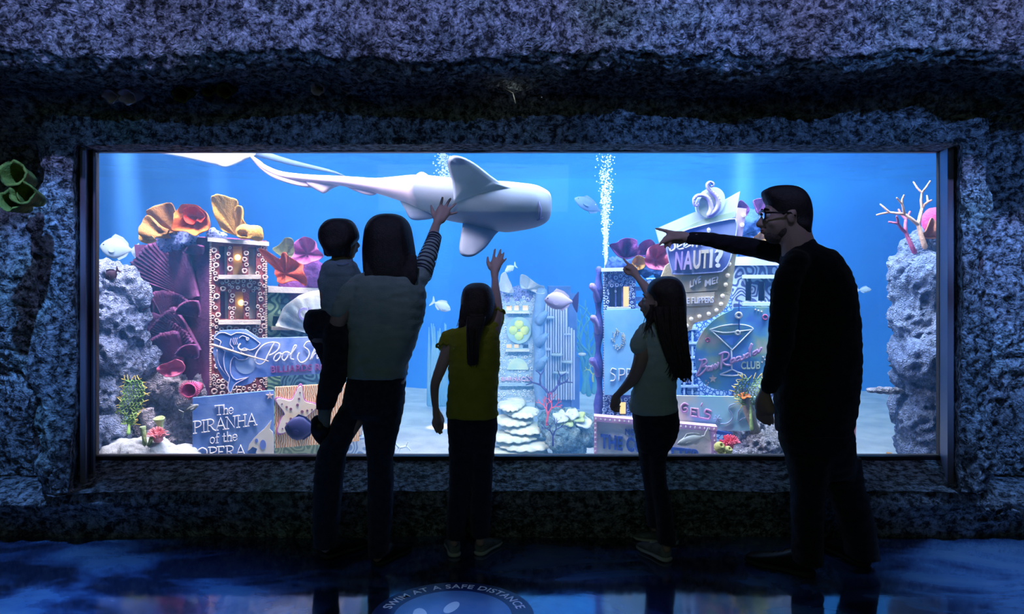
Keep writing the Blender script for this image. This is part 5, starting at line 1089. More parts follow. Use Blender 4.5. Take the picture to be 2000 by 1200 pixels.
# corals crowning the right street
leaf(1222, 502, [(1190, 486), (1186, 478), (1200, 474), (1212, 466), (1226, 465), (1238, 470), (1240, 484), (1246, 490), (1240, 500), (1222, 506), (1205, 500)], 5.05, K_pur, 'dark purple cup coral at the left corner of the right street', cup=.12, pleat=.022, k=4)
leaf(1258, 494, [(1236, 492), (1244, 480), (1254, 470), (1266, 469), (1276, 476), (1280, 490), (1270, 500), (1248, 500)], 5.12, K_pur, 'second purple cup coral between the dark and the rose ones', cup=.10, pleat=.02, k=4, sd=2)
leaf(1280, 508, [(1254, 508), (1256, 492), (1266, 482), (1282, 476), (1294, 482), (1302, 496), (1306, 516), (1304, 530), (1290, 528), (1272, 526), (1260, 522)], 4.98, K_pink, 'big rose pink coral beside the block-letter sign', cup=.12, pleat=.02, k=5, sd=4)
leaf(1246, 516, [(1232, 512), (1240, 500), (1254, 502), (1260, 512), (1252, 526), (1238, 526)], 5.06, K_ye, 'small pale yellow coral under the purple cups', cup=.05, pleat=.01, k=4)
mound('crust_mound', [(1205, 520, 5.15, 18), (1235, 520, 5.15, 16), (1262, 526, 5.15, 14), (1290, 532, 5.15, 12)], K_nav, 'navy blue rock ledge under the purple and pink corals', 'rock', amp=.15)
leaf(1440, 420, [(1430, 420), (1436, 404), (1441, 392), (1450, 396), (1458, 404), (1460, 414), (1452, 424)], 5.0, K_pur, 'small dark purple coral peeking over the pink sign strip', cup=.06, pleat=.012, k=3)
leaf(1482, 414, [(1466, 396), (1470, 390), (1484, 388), (1500, 392), (1504, 404), (1494, 416), (1478, 416)], 5.1, cm('coral_plum', (.35, .10, .36), (.5, .16, .46)), 'plum coral just in front of the man\'s forehead', cup=.06, pleat=.012, k=4)
mound('crust_mound', [(1470, 440, 5.25, 16), (1485, 455, 5.25, 18), (1475, 475, 5.25, 20), (1500, 480, 5.25, 24), (1462, 490, 5.25, 14)], K_nav, 'ferny blue coral bank behind the man\'s face', 'coral', amp=.4, fine=.025)
leaf(1484, 466, [(1468, 466), (1474, 458), (1484, 452), (1494, 456), (1500, 466), (1490, 472), (1476, 472)], 5.05, K_ye, 'cream coral leaf under the man\'s chin', cup=.05, pleat=.012, k=4)
# rubble mound at the man's side
M_rub = pm('rubble', (.22, .18, .55), (.82, .76, .92), scale=34, kind='voronoi', lo=.45, hi=.18, bump=1, bscale=70)
M_rub = rockmat('rubble_rock', (.42, .38, .66), (.72, .68, .86), (.85, .78, .88), sc=2.0, bumpd=.03)
mound('coral_rubble', [(1480, 880, 4.8, 44), (1440, 905, 4.78, 36), (1510, 870, 4.85, 44), (1530, 900, 4.85, 50), (1470, 930, 4.8, 70), (1400, 925, 4.75, 34), (1455, 860, 4.9, 26)], M_rub, 'heap of pale lilac coral rubble beside the man\'s hand', 'rubble heap', amp=.3, fr=8, fine=.02)
tubesponge('tube_sponge', P(1476, 848, 4.74), P(1454, 774, 4.70), .034, .026, cm('stump_brown', (.34, .26, .24), (.50, .44, .36)), 'tall brown-grey tube sponge with orange mouth on the rubble heap')
frill('cup_coral', T(1454, 774, 4.70), (-.1, -.3, .9), (0, 1, 0), .028, .01, K_or, 'orange crown on top of the tall brown tube sponge', lobes=5, amp=.4, seedv=1, thick=.01)
tubesponge('tube_sponge', P(1496, 862, 4.76), P(1488, 826, 4.74), .017, .015, M_rub, 'short lilac tube stump right of the brown sponge')
tubesponge('tube_sponge', P(1508, 872, 4.78), P(1510, 838, 4.76), .016, .012, M_rub, 'thin lilac stump nearest the man\'s hip')
anemone('anemone', P(1424, 872, 4.62), .062, 60, cm('anemone_red', (.85, .06, .16), (.9, .2, .3)), 'crimson spiky anemone behind the three olive ball sponges', 5)
for x, y, r, lb in ((1405, 874, 11, 'largest olive ball sponge, leftmost at the window\'s lower edge'), (1422, 880, 8.5, 'olive ball sponge right beside the largest one, touching the anemone'), (1410, 886, 9, 'pale olive ball sponge lowest in the group of three')):
    c_ = P(x, y, 4.55); q = r/FOC*4.55; R = []
    ax = V((.25, -.75, .6)).normalized(); a_ = ax.orthogonal().normalized(); b2 = ax.cross(a_)
    for rr, h in ((.05, -1), (.6, -.8), (.92, -.4), (1, 0), (.9, .45), (.6, .8), (.42, .92), (.32, .9), (.26, .6), (.03, .5)): R.append([c_+(a_*math.cos(t)+b2*math.sin(t))*q*rr+ax*q*h for t in lin(0, 2*PI, 18)[:-1]])
    mb = MB(); mb.rings(R); tag(mb.build('ball_sponge', cm('sponge_olive', (.36, .36, .12), (.50, .46, .20))), lb, 'sponge', 'olive ball sponges')
# right reef pillar
mound('reef_pillar', [(1800, 500, 4.9, 36), (1830, 490, 4.95, 44), (1775, 530, 4.85, 36), (1770, 570, 4.85, 34), (1815, 560, 4.8, 60), (1790, 620, 4.8, 52), (1825, 640, 4.8, 60), (1780, 680, 4.85, 40), (1810, 700, 4.75, 56), (1790, 740, 4.9, 42), (1825, 760, 4.8, 56), (1785, 790, 4.95, 36), (1815, 820, 4.8, 52), (1800, 870, 4.85, 44), (1830, 900, 4.85, 60), (1815, 980, 4.85, 60)],
      M_reefb, 'tall lilac-blue reef pillar at the right edge of the window', 'rock', amp=.5, fr=4, fine=.022, sq=.9)
o = mound('shelf_coral', [(1702, 763, 4.85, 9), (1718, 762, 4.85, 11), (1735, 764, 4.85, 12), (1752, 766, 4.87, 12)], M_reef, 'thin pink shelf coral sticking out from the right reef pillar', 'coral', amp=.05, fine=.006)
for v in o.data.vertices: v.co.z = P(0, 763, 4.85).z+(v.co.z-P(0, 763, 4.85).z)*.55
branch('branch_coral', P(1786, 492, 4.75), (-.45, 0, 1), .13, .016, K_pink, 'hot pink branching coral on top of the right reef pillar', 2, .5, 4)
branch('branch_coral', P(1806, 482, 4.72), (-.3, 0, 1), .14, .018, cm('coral_apricot', (.90, .42, .30), (.95, .58, .42)), 'apricot branching coral right of the hot pink one', 3, .55, 11)
leaf(1812, 462, [(1792, 460), (1800, 452), (1806, 440), (1812, 426), (1820, 432), (1824, 448), (1832, 462), (1816, 466)], 4.78, cm('coral_rust', (.65, .20, .14), (.8, .34, .2)), 'rust orange coral leaf at the foot of the apricot branches', cup=.05, pleat=.012, k=4)
mound('ball_coral', [(1828, 432, 4.85, 26), (1836, 446, 4.85, 22)], cm('coral_hotpink', (.88, .10, .32), (.95, .2, .42)), 'hot pink round coral cut by the right window edge', 'coral', amp=.06, fine=.004)
tubesponge('tube_sponge', P(1667, 900, 5.5), P(1666, 833, 5.5), .018, .020, cm('tube_coral_red', (.75, .22, .20), (.85, .3, .26)), 'red-orange tube sponge standing behind the man\'s leg')
tubesponge('tube_sponge', P(1736, 905, 6.0), P(1736, 885, 6.0), .02, .022, K_ye, 'tiny yellow tube sponge at the sill right of the man')
# bubbles rising
M_bub = pm('bubble', (.75, .9, 1), rough=.08, spec=1)
mb = MB(); rn = random.Random(33)
for i in range(1500):
    t = rn.random()**.7; py = 300+t*225; wd = 18*(1-t)+1.5; mb.ball(P(1183+rn.gauss(0, 1)*wd*.42, py, 5.9+rn.uniform(-.1, .1)), rn.uniform(.002, .0065), 6, 4)
for i in range(300): mb.ball(P(868+rn.gauss(0, 1)*7, 298+rn.random()*55, 6.2+rn.uniform(-.1, .1)), rn.uniform(.003, .008), 6, 4)
tag(mb.build('air_bubbles', M_bub), 'fine column of rising air bubbles beside the ring tower', 'bubbles', kind='stuff')
# ================================================================ people
def cloth(name, c1, c2, sc=18, rough=.9): return pm(name, c1, c2, scale=sc, rough=rough, bump=.5, bscale=160, sheen=.15, spec=.15)
def loft(mb, rows, n=28, e=2.3, sub=4, twist=0):
    """horizontal slices: (row, left, right, depth, thickness)"""
    R = []
    for (py, xl, xr, d, t) in spline(rows, sub):
        c = P((xl+xr)/2, py, d); hw = abs(xr-xl)/2/FOC*d; ring = []
        for k in range(n):
            a = 2*PI*k/n; ca, sa = math.cos(a), math.sin(a)
            x = math.copysign(abs(ca)**(2/e), ca)*hw; y = math.copysign(abs(sa)**(2/e), sa)*t/2
            ring.append(c+V((x, y, 0)))
        R.append(ring)
    mb.rings(R); return mb
def limb(mb, pts, n=14, sub=4):
    q = spline(pts, sub); mb.tube([P(a, b, d) for a, b, d, r in q], [r/FOC*d for a, b, d, r in q], n=n); return mb
def finger(mb, pts, n=10): return limb(mb, pts, n=n, sub=3)
def strands(name, lst, mat, parent):
    mb = MB()
    for q in lst: limb(mb, q, n=5, sub=3)
    return mb.build(name, mat, parent)
def frame(fwd, up=V((0, 0, 1))):
    f = V(fwd).normalized(); r = f.cross(up).normalized(); u = r.cross(f).normalized()
    return Matrix((r, f, u)).transposed()       # columns: right, forward, up
def head(mb, c, fwd, h, ears=True):
    """c = centre of the skull at eye height, h = chin to crown"""
    R = frame(fwd); g = lambda x, y, z: V(c)+R @ V((x*h, y*h, z*h))
    mb.ball(g(0, -.05, .13), (.325*h, .395*h, .375*h), 24, 16, R)
    mb.ball(g(0, .12, -.08), (.275*h, .26*h, .33*h), 20, 14, R)       # face
    mb.ball(g(0, .17, -.33), (.17*h, .17*h, .14*h), 14, 10, R)        # chin
    mb.ball(g(0, .02, -.22), (.24*h, .26*h, .19*h), 16, 10, R)        # jaw
    mb.ball(g(0, .31, .09), (.22*h, .07*h, .05*h), 14, 8, R)          # brow
    mb.tube([g(0, .33, .04), g(0, .40, -.06), g(0, .445, -.135)], [.04*h, .05*h, .058*h], n=10)
    for s in (-1, 1):
        mb.ball(g(.055*s, .385, -.15), (.04*h, .05*h, .035*h), 8, 6, R)   # nostril wings
        mb.ball(g(.17*s, .23, -.12), (.10*h, .10*h, .09*h), 10, 8, R)     # cheeks
        if ears:
            mb.ball(g(.33*s, -.02, -.02), (.035*h, .075*h, .12*h), 12, 8, R)
            mb.ball(g(.345*s, -.05, .03), (.04*h, .05*h, .07*h), 10, 6, R)
    mb.ball(g(0, .36, -.235), (.10*h, .055*h, .03*h), 12, 6, R); mb.ball(g(0, .35, -.275), (.08*h, .055*h, .03*h), 12, 6, R)
    return g, R
def face_parts(g, R, h, parent):
    for s in (-1, 1):
        mb = MB(); mb.ball(g(.125*s, .315, .02), .062*h, 12, 8); e = mb.build('eye', M_eye, parent)
        mb = MB(); mb.ball(g(.130*s, .358, .02), .03*h, 10, 6); mb.build('iris', M_iris, e)
        mb = MB(); mb.tube([g(.05*s, .375, .10), g(.13*s, .375, .13), g(.21*s, .32, .11)], [.014*h, .02*h, .010*h], n=6).build('eyebrow', M_hair, parent)
    mb = MB(); mb.ball(g(0, .385, -.235), (.085*h, .04*h, .022*h), 12, 6, R); mb.ball(g(0, .375, -.268), (.07*h, .042*h, .026*h), 12, 6, R); mb.build('lips', M_lip, parent)
def shoe(heel, ang, L, mat, solemat, parent, lift=0, hgt=1.0):
    """heel = world point on the floor, ang = heading"""
    f = V((math.cos(ang), math.sin(ang), 0)); r = V((f.y, -f.x, 0)); z0 = lift
    def st(u, w_, h0, h1, sh=0):     # one slice at u along the shoe
        n = 16; ring = []
        for k in range(n):
            a = 2*PI*k/n; ca, sa = math.cos(a), math.sin(a)
            x = math.copysign(abs(ca)**.8, ca)*w_*L; z = (h0+h1)/2+math.copysign(abs(sa)**.75, sa)*(h1-h0)/2
            ring.append(V(heel)+f*(u*L)+r*(x+sh*L)+V((0, 0, z0+z*L)))
        return ring
    up = MB(); up.rings([st(-.02, .06, .1, .22), st(.0, .12, .08, .32), st(.07, .15, .07, .37*hgt), st(.22, .155, .07, .38*hgt), st(.34, .155, .07, .33), st(.5, .17, .07, .26), st(.7, .19, .07, .20), st(.88, .165, .07, .155), st(.97, .11, .07, .13), st(1.0, .04, .08, .11)])
    so = MB(); so.rings([st(-.04, .07, .01, .09), st(.0, .14, 0, .10), st(.12, .165, 0, .10), st(.4, .15, 0, .095), st(.7, .20, 0, .09), st(.9, .175, .01, .09), st(1.0, .10, .02, .085), st(1.03, .03, .04, .08)])
    s = up.build('shoe', mat, parent); so.build('sole', solemat, s)
    lc = MB()
    for u in (.42, .50, .58):
        zt = {.42: .31, .5: .272, .58: .25}[u]*L+z0
        a = V(heel)+f*(u*L); lc.tube([a+r*(.10*L)+V((0, 0, zt-.05*L)), a+V((0, 0, zt)), a-r*(.10*L)+V((0, 0, zt-.05*L))], .008*L+.001, n=6)
    lc.build('laces', solemat, s)
    return s
def floorpt(px, py):
    d = FOC*CAM_Z/(py-HOR); p = P(px, py, d); p.z = 0; return p, d
def person(name, loc, label): return thing(name, loc, label, 'person')

# ---------------------------------------------------------------- woman carrying the boy
D = 3.55
wo = person('person', (P(740, 1095, D).x, CAM_Y+D, 0), 'long-haired woman in a pale shirt, one spread hand raised, carrying a little boy')
mb = MB()
loft(mb, [(535, 712, 800, 3.57, .14), (560, 690, 822, 3.57, .18), (600, 688, 826, 3.57, .20), (650, 690, 818, 3.57, .20), (700, 690, 800, 3.56, .20), (760, 690, 790, 3.55, .22), (800, 690, 785, 3.55, .20)])
limb(mb, [(758, 470, 3.60, 26), (757, 520, 3.58, 25), (756, 560, 3.57, 34)])
# raised right arm
limb(mb, [(804, 554, 3.58, 16), (822, 525, 3.66, 14), (836, 492, 3.75, 11.5), (845, 462, 3.84, 10.5), (853, 436, 3.93, 8)])
# hand: palm and five fingers
limb(mb, [(853, 438, 3.93, 8), (858, 424, 3.955, 10), (864, 414, 3.97, 10)])
limb(mb, [(856, 428, 3.95, 8), (860, 410, 3.97, 8)]); limb(mb, [(862, 430, 3.95, 8), (872, 416, 3.97, 7.5)])
finger(mb, [(851, 428, 3.95, 5), (845, 415, 3.965, 4.2), (844, 408, 3.97, 3.4), (842, 403, 3.975, 2.9)])
finger(mb, [(859, 412, 3.97, 4.2), (861, 400, 3.98, 3.4), (863, 392, 3.985, 3.1), (864.5, 386, 3.985, 2.7)])
finger(mb, [(865, 411, 3.97, 4.2), (872, 401, 3.98, 3.4), (876, 394, 3.985, 3.1), (880, 388.5, 3.985, 2.8)])
finger(mb, [(870, 415, 3.97, 4.2), (878, 408, 3.98, 3.3), (884, 403, 3.985, 3.0), (889.5, 398, 3.985, 2.7)])
finger(mb, [(872, 420, 3.97, 4.2), (880, 418, 3.98, 3.1), (886, 416.5, 3.985, 2.8), (892.5, 415, 3.985, 2.5)])
# left arm, bent round the boy
limb(mb, [(694, 560, 3.54, 19), (672, 600, 3.50, 17), (660, 628, 3.50, 16), (656, 645, 3.54, 14), (650, 652, 3.62, 10), (636, 648, 3.70, 8)])
for k, dz in enumerate((0, 6, 12, 18)):
    finger(mb, [(640-k*0, 642+dz*.9, 3.70, 4.5), (628, 642+dz, 3.70, 3.6), (619, 643+dz, 3.67, 3.2), (616+k, 645+dz, 3.64, 2.8)])
finger(mb, [(642, 640, 3.70, 4.5), (636, 632, 3.66, 3.6), (630, 628, 3.63, 3)])
# legs
limb(mb, [(712, 790, 3.54, 20), (660, 880, 3.54, 16), (642, 980, 3.54, 14), (637, 1060, 3.53, 11), (636, 1070, 3.53, 10)])
limb(mb, [(755, 790, 3.54, 22), (745, 890, 3.54, 17), (743, 980, 3.54, 14), (738, 1075, 3.52, 11), (737, 1088, 3.52, 10)])
g, R = head(mb, P(758, 480, 3.66), (.18, 1, .12), .225)
b_ = remeshed('body', mb, .0062, 2, M_skin, wo)
face_parts(g, R, .225, wo)
# long bob of hair
mb = MB()
loft(mb, [(417.5, 752, 764, 3.62, .02), (418.5, 742, 774, 3.62, .08), (423, 730, 786, 3.62, .16), (432, 720, 796, 3.62, .215), (446, 713, 803, 3.615, .245), (465, 710, 807, 3.61, .25), (490, 708, 811, 3.605, .24), (520, 709, 815, 3.59, .22), (540, 712, 817, 3.575, .19), (552, 722, 812, 3.56, .14), (562, 738, 800, 3.545, .07)], e=2.1)
rr = random.Random(3)
for i in range(46):
    x = 715+i*2.15; y1 = 548+24*math.sin(PI*min(1, max(0, (x-712)/104)))**.7*.85+rr.uniform(-3, 5)
    limb(mb, [(x, 500, 3.54, 3.4), (x+rr.uniform(-1, 1), 530, 3.505, 3.6), (x+rr.uniform(-2, 1.5)*.7, y1-8, 3.495, 3.2), (x+rr.uniform(-2, 1), y1, 3.50, 2.2)], n=6, sub=2)
hr = remeshed('hair', mb, .006, 1, M_hair, wo)
L_ = []
for i in range(110): x = rr.uniform(713, 815); c_ = 1-((x-764)/54)**2; L_.append([(x, 525, 3.51+.06*(1-c_), 1.2), (x, 540, 3.495+.06*(1-c_), 1.5), (x+rr.uniform(-1.5, 1.5), 548+18*max(0, c_)**.7+rr.uniform(-3, 3), 3.49+.06*(1-c_), 1.0)])
strands('loose_strands', L_, M_hair, hr)
# pale shirt
M_shirt = cloth('shirt_grey_green', (.34, .44, .40), (.40, .50, .45))
mb = MB()
loft(mb, [(528, 724, 792, 3.575, .10), (536, 702, 812, 3.575, .17), (548, 688, 824, 3.575, .215), (575, 680, 832, 3.57, .245), (620, 680, 828, 3.57, .26), (660, 681, 815, 3.565, .26), (700, 680, 801, 3.56, .26), (718, 679, 796, 3.56, .27), (735, 679, 796, 3.56, .275)], e=2.5)
limb(mb, [(800, 556, 3.58, 25), (822, 535, 3.64, 21), (834, 506, 3.71, 17.5), (844, 478, 3.79, 14), (849, 462, 3.84, 12.5)])
limb(mb, [(700, 556, 3.56, 22), (684, 574, 3.53, 24), (670, 598, 3.50, 20), (664, 610, 3.49, 18)])
sh = remeshed('shirt', mb, .0072, 2, M_shirt, wo, disp=.006)
mb = MB()
for k in range(12):   # stripes knitted into the sleeve
    t = k/11; q = spline([(822, 535, 3.64, 21.0), (834, 506, 3.71, 17.6), (844, 478, 3.79, 14.2), (849, 462, 3.84, 12.6)], 8)[int(t*23)]
    a = P(q[0], q[1], q[2]); q2 = P(844, 478, 3.79)-P(822, 535, 3.64); ax = q2.normalized(); u = ax.orthogonal().normalized(); v_ = ax.cross(u); r = q[3]/FOC*q[2]+.0015
    ring = [a+(u*math.cos(2*PI*i/28)+v_*math.sin(2*PI*i/28))*r for i in range(28)]
    A = []
    for dz, rr_ in ((-.0035, 0), (-.0035, .002), (.0035, .002), (.0035, 0)): A.append([c+ax*dz+(c-a).normalized()*rr_ for c in ring])
    mb.rings(A, closed=True)
mb.build('sleeve_stripes', cloth('stripe_navy', (.03, .04, .09), (.05, .06, .12)), sh)
# dark jeans
M_jean = cloth('dark_jeans', (.016, .02, .035), (.03, .036, .055), sc=40)
mb = MB()
loft(mb, [(718, 682, 793, 3.56, .22), (740, 679, 793, 3.555, .25), (775, 672, 790, 3.55, .27), (800, 668, 788, 3.55, .26), (812, 666, 786, 3.55, .22)])
loft(mb, [(795, 664, 712, 3.55, .22), (820, 652, 702, 3.545, .21), (850, 636, 692, 3.545, .19), (890, 620, 676, 3.54, .17), (940, 614, 670, 3.54, .15), (1000, 612, 664, 3.54, .14), (1050, 612, 660, 3.54, .13), (1068, 614, 658, 3.535, .13)])
loft(mb, [(795, 704, 788, 3.55, .23), (820, 708, 784, 3.545, .21), (860, 714, 774, 3.54, .18), (900, 718, 768, 3.54, .165), (950, 719, 768, 3.54, .15), (1010, 719, 766, 3.54, .14), (1060, 719, 760, 3.53, .13), (1082, 720, 758, 3.52, .13)])
remeshed('jeans', mb, .0075, 2, M_jean, wo, disp=.004)
M_blk = pm('black_leather', (.015, .015, .018), rough=.45); M_sole = pm('dark_sole', (.03, .03, .03), rough=.7)
h_, d_ = floorpt(632, 1092); shoe(h_, math.radians(48), .245, M_blk, M_sole, wo, hgt=.62)
h_, d_ = floorpt(736, 1106); shoe(h_, math.radians(62), .245, M_blk, M_sole, wo, hgt=.62)

# ---------------------------------------------------------------- little boy on her hip
bo = person('person', P(650, 640, 3.62), 'little boy with short dark hair held on the woman\'s left hip, looking right')
mb = MB()
loft(mb, [(508, 640, 680, 3.60, .11), (520, 634, 690, 3.60, .15), (560, 632, 694, 3.60, .17), (600, 632, 694, 3.60, .17), (635, 630, 690, 3.60, .17)])
limb(mb, [(664, 485, 3.60, 18), (663, 512, 3.60, 15), (662, 525, 3.60, 18)])
limb(mb, [(642, 530, 3.57, 13), (636, 560, 3.55, 11.5), (636, 585, 3.55, 10.5), (642, 608, 3.56, 9), (658, 622, 3.54, 7.5)])     # left arm down to her shoulder
for k in range(4): finger(mb, [(658, 617+k*3.6, 3.535, 4), (667, 619+k*4, 3.515, 3), (673, 621+k*4, 3.515, 2.6)], n=8)
finger(mb, [(656, 616, 3.53, 3.6), (660, 608, 3.51, 2.8), (664, 604, 3.51, 2.4)], n=8)
limb(mb, [(688, 532, 3.64, 12), (702, 548, 3.68, 10), (712, 560, 3.72, 8), (716, 552, 3.76, 7)])
for k in range(4): finger(mb, [(716, 550+k*3.4, 3.76, 3.6), (722, 546+k*3.8, 3.77, 3), (727, 545+k*4, 3.765, 2.4)], n=8)
finger(mb, [(715, 550, 3.75, 3.4), (714, 541, 3.76, 2.8), (716, 536, 3.76, 2.3)], n=8)
limb(mb, [(655, 640, 3.60, 24), (632, 640, 3.60, 22), (620, 655, 3.62, 17)])       # thigh to the left
limb(mb, [(660, 640, 3.56, 22), (654, 700, 3.50, 18), (648, 760, 3.48, 14), (640, 800, 3.48, 9.5), (632, 826, 3.48, 9)])
limb(mb, [(622, 650, 3.62, 14), (640, 700, 3.70, 12), (660, 760, 3.74, 10)])
g, R = head(mb, P(666, 473, 3.60), (.86, .50, .10), .185)
remeshed('body', mb, .0062, 2, M_skin, bo)
face_parts(g, R, .185, bo)
mb = MB()
loft(mb, [(426.5, 655, 668, 3.60, .02), (427.5, 647, 677, 3.60, .07), (431, 638, 686, 3.60, .13), (438, 630, 693, 3.60, .17), (448, 624, 698, 3.60, .19), (458, 622, 701, 3.60, .195), (468, 623, 700, 3.595, .19), (480, 628, 690, 3.58, .17), (490, 634, 680, 3.565, .13), (500, 641, 672, 3.56, .09)], e=2.1)
rr = random.Random(5)
for i in range(24):
    x = 632+i*2.2; limb(mb, [(x, 470, 3.51+abs(x-655)*.0012, 3), (x+1, 488, 3.52+abs(x-655)*.0012, 2.6), (x+2, 500+rr.uniform(-4, 2), 3.535+abs(x-655)*.0014, 1.2)], n=6, sub=2)
remeshed('hair', mb, .005, 1, M_hair, bo)
M_bs = cloth('boy_shirt', (.26, .35, .38), (.32, .42, .46))
mb = MB()
loft(mb, [(505, 648, 678, 3.60, .09), (511, 636, 690, 3.60, .15), (522, 629, 698, 3.60, .18), (550, 628, 702, 3.60, .20), (600, 628, 700, 3.60, .20), (632, 627, 698, 3.60, .21)], e=2.4)
limb(mb, [(643, 527, 3.58, 16), (636, 545, 3.56, 15), (635, 563, 3.55, 14)]); limb(mb, [(686, 530, 3.63, 15), (698, 544, 3.67, 13)])
s_ = remeshed('shirt', mb, .0065, 2, M_bs, bo, disp=.005)
mb = MB(); limb(mb, [(648, 512, 3.545, 4), (662, 517, 3.52, 4), (678, 516, 3.54, 4), (686, 508, 3.60, 4)], n=8).build('collar', cloth('collar_blue', (.30, .40, .55), (.36, .46, .62)), s_)
mb = MB()
loft(mb, [(604, 604, 690, 3.60, .18), (618, 597, 690, 3.60, .21), (636, 594, 690, 3.60, .22), (650, 600, 688, 3.60, .19), (660, 612, 680, 3.60, .13)])
loft(mb, [(630, 634, 684, 3.56, .17), (665, 632, 684, 3.52, .16), (700, 632, 680, 3.50, .155), (740, 625, 676, 3.48, .15), (775, 620, 660, 3.48, .13), (797, 619, 652, 3.48, .12)])
limb(mb, [(615, 650, 3.61, 15), (636, 690, 3.69, 16), (655, 735, 3.73, 14)])
remeshed('trousers', mb, .007, 2, M_jean, bo, disp=.004)
M_sock = cloth('sock_grey', (.22, .27, .27), (.28, .32, .32))
mb = MB(); loft(mb, [(790, 621, 648, 3.48, .075), (810, 622, 646, 3.48, .07), (835, 620, 644, 3.48, .07)]).build('sock', M_sock, bo)
# shoe hanging toe down
def hang_shoe(a, b, w_, parent):
    mb = MB(); limb(mb, [(a[0], a[1], a[2], w_*.8), ((a[0]*2+b[0])/3, (a[1]*2+b[1])/3, a[2], w_), ((a[0]+2*b[0])/3, (a[1]+2*b[1])/3, (a[2]+2*b[2])/3, w_*.9), (b[0], b[1], b[2], w_*.62)], n=16)
    return mb.build('shoe', M_blk, parent)
hang_shoe((622, 826, 3.48), (634, 862, 3.60), 19, bo)

# ---------------------------------------------------------------- girl in the yellow top
D = 3.64
g1 = person('person', (P(925, 1085, D).x, CAM_Y+D, 0), 'girl in a mustard yellow top with a ponytail, one open hand raised')
mb = MB()
loft(mb, [(645, 885, 960, D, .11), (670, 882, 968, D, .15), (720, 882, 966, D, .16), (780, 880, 966, D, .17), (830, 882, 964, D, .18)])
limb(mb, [(932, 600, D, 20), (930, 635, D, 19), (930, 655, D, 24)])
limb(mb, [(878, 665, D, 14), (872, 690, D-.01, 13), (861, 720, D-.02, 11.5), (850, 750, D-.01, 9.5), (849, 775, D+.02, 8), (851, 797, D+.04, 6.5)])
limb(mb, [(851, 797, D+.04, 6.5), (853, 810, D+.05, 8.5), (856, 822, D+.06, 8.5)])
finger(mb, [(849, 818, D+.05, 4.2), (846, 828, D+.05, 3.4), (850, 838, D+.06, 2.8), (853, 845, D+.06, 2.4)])
finger(mb, [(853, 822, D+.06, 4.2), (853, 832, D+.06, 3.3), (856, 841, D+.07, 2.9), (859, 848, D+.075, 2.4)])
finger(mb, [(858, 822, D+.07, 4.0), (859, 831, D+.07, 3.2), (861, 839, D+.075, 2.8), (863, 845, D+.08, 2.3)])
finger(mb, [(861, 819, D+.08, 3.8), (864, 827, D+.08, 3.0), (865, 833, D+.085, 2.6), (865, 838, D+.09, 2.2)])
finger(mb, [(857, 806, D+.07, 4.2), (862, 812, D+.09, 3.4), (866, 820, D+.10, 2.8), (866, 826, D+.10, 2.3)])
limb(mb, [(962, 650, D, 14), (970, 620, D+.06, 12.5), (970, 595, D+.13, 11), (968, 570, D+.20, 9), (966.5, 545, D+.27, 6.6)])
limb(mb, [(966.5, 545, D+.27, 6.6), (966, 532, D+.29, 8), (966, 522, D+.30, 8.5)]); limb(mb, [(968, 530, D+.29, 7), (973, 518, D+.30, 7)])
finger(mb, [(957, 524, D+.30, 4), (952.5, 514, D+.305, 3.2), (952.5, 508, D+.31, 2.8), (953, 503, D+.31, 2.4)])
finger(mb, [(962, 514, D+.30, 4), (964, 503, D+.305, 3.0), (965.5, 494, D+.31, 2.7), (967, 487, D+.31, 2.4)])
finger(mb, [(969, 513, D+.30, 4), (973, 503, D+.305, 3.0), (976, 494, D+.31, 2.7), (978, 488, D+.31, 2.4)])
finger(mb, [(974, 514, D+.30, 3.8), (979, 506, D+.305, 2.9), (982, 500, D+.31, 2.6), (984, 494, D+.31, 2.2)])
finger(mb, [(976, 519, D+.30, 3.6), (981, 513, D+.305, 2.7), (985, 509, D+.31, 2.4), (989, 505, D+.31, 2.0)])
for x0, x1 in ((900, 887), (946, 938)): limb(mb, [(x0, 820, D, 20), (x0, 900, D, 17), (x1+3, 990, D, 13), (x1, 1060, D, 8.5)])
g, R = head(mb, P(933, 598, D+.03), (.25, 1, .18), .19)
remeshed('body', mb, .0058, 2, M_skin, g1); face_parts(g, R, .19, g1)
mb = MB()
loft(mb, [(552.5, 928, 938, D+.02, .02), (553.5, 921, 945, D+.02, .06), (558, 911, 954, D+.02, .12), (567, 904, 961, D+.02, .175), (585, 900, 966, D+.02, .19), (605, 900, 965, D+.015, .185), (622, 904, 960, D+.01, .16), (634, 912, 950, D, .12), (642, 916, 944, D-.02, .08)], e=2.1)
loft(mb, [(618, 912, 950, D-.09, .05), (640, 910, 944, D-.10, .055), (665, 911, 938, D-.105, .05), (690, 913, 934, D-.105, .04), (705, 914, 932, D-.10, .03), (714, 917, 929, D-.10, .015)])
rr = random.Random(8)
for i in range(22):
    x = 904+i*1.0; limb(mb, [(x, 600, D-.03, 1.6), (x-4+rr.uniform(-1, 1), 625, D-.02, 1.3), (x-5+rr.uniform(-6, 2), 645+rr.uniform(-6, 8), D-.02, .9)], n=5, sub=2)
for i in range(16):
    x = 913+i*1.4; limb(mb, [(x, 640, D-.12, 2.0), (x, 690, D-.125, 1.8), (x+rr.uniform(-2, 2), 714+rr.uniform(-8, 3), D-.11, .8)], n=5, sub=2)
hr = remeshed('hair', mb, .0045, 1, M_hair2, g1)
L_ = []
for i in range(30): x = rr.uniform(913, 937); L_.append([(x, 640, D-.14, 1.2), (x*.8+185+rr.uniform(-1, 1), 680, D-.14, 1.3), (x*.6+370+rr.uniform(-3, 3), 712+rr.uniform(-10, 6), D-.12, .4)])
for i in range(22): x = rr.uniform(900, 910); L_.append([(x, 596, D-.02, .9), (x-3, 618, D-.02, .8), (x-3+rr.uniform(-9, 3), 640+rr.uniform(-6, 10), D-.03, .35)])
strands('loose_strands', L_, M_hair2, hr)
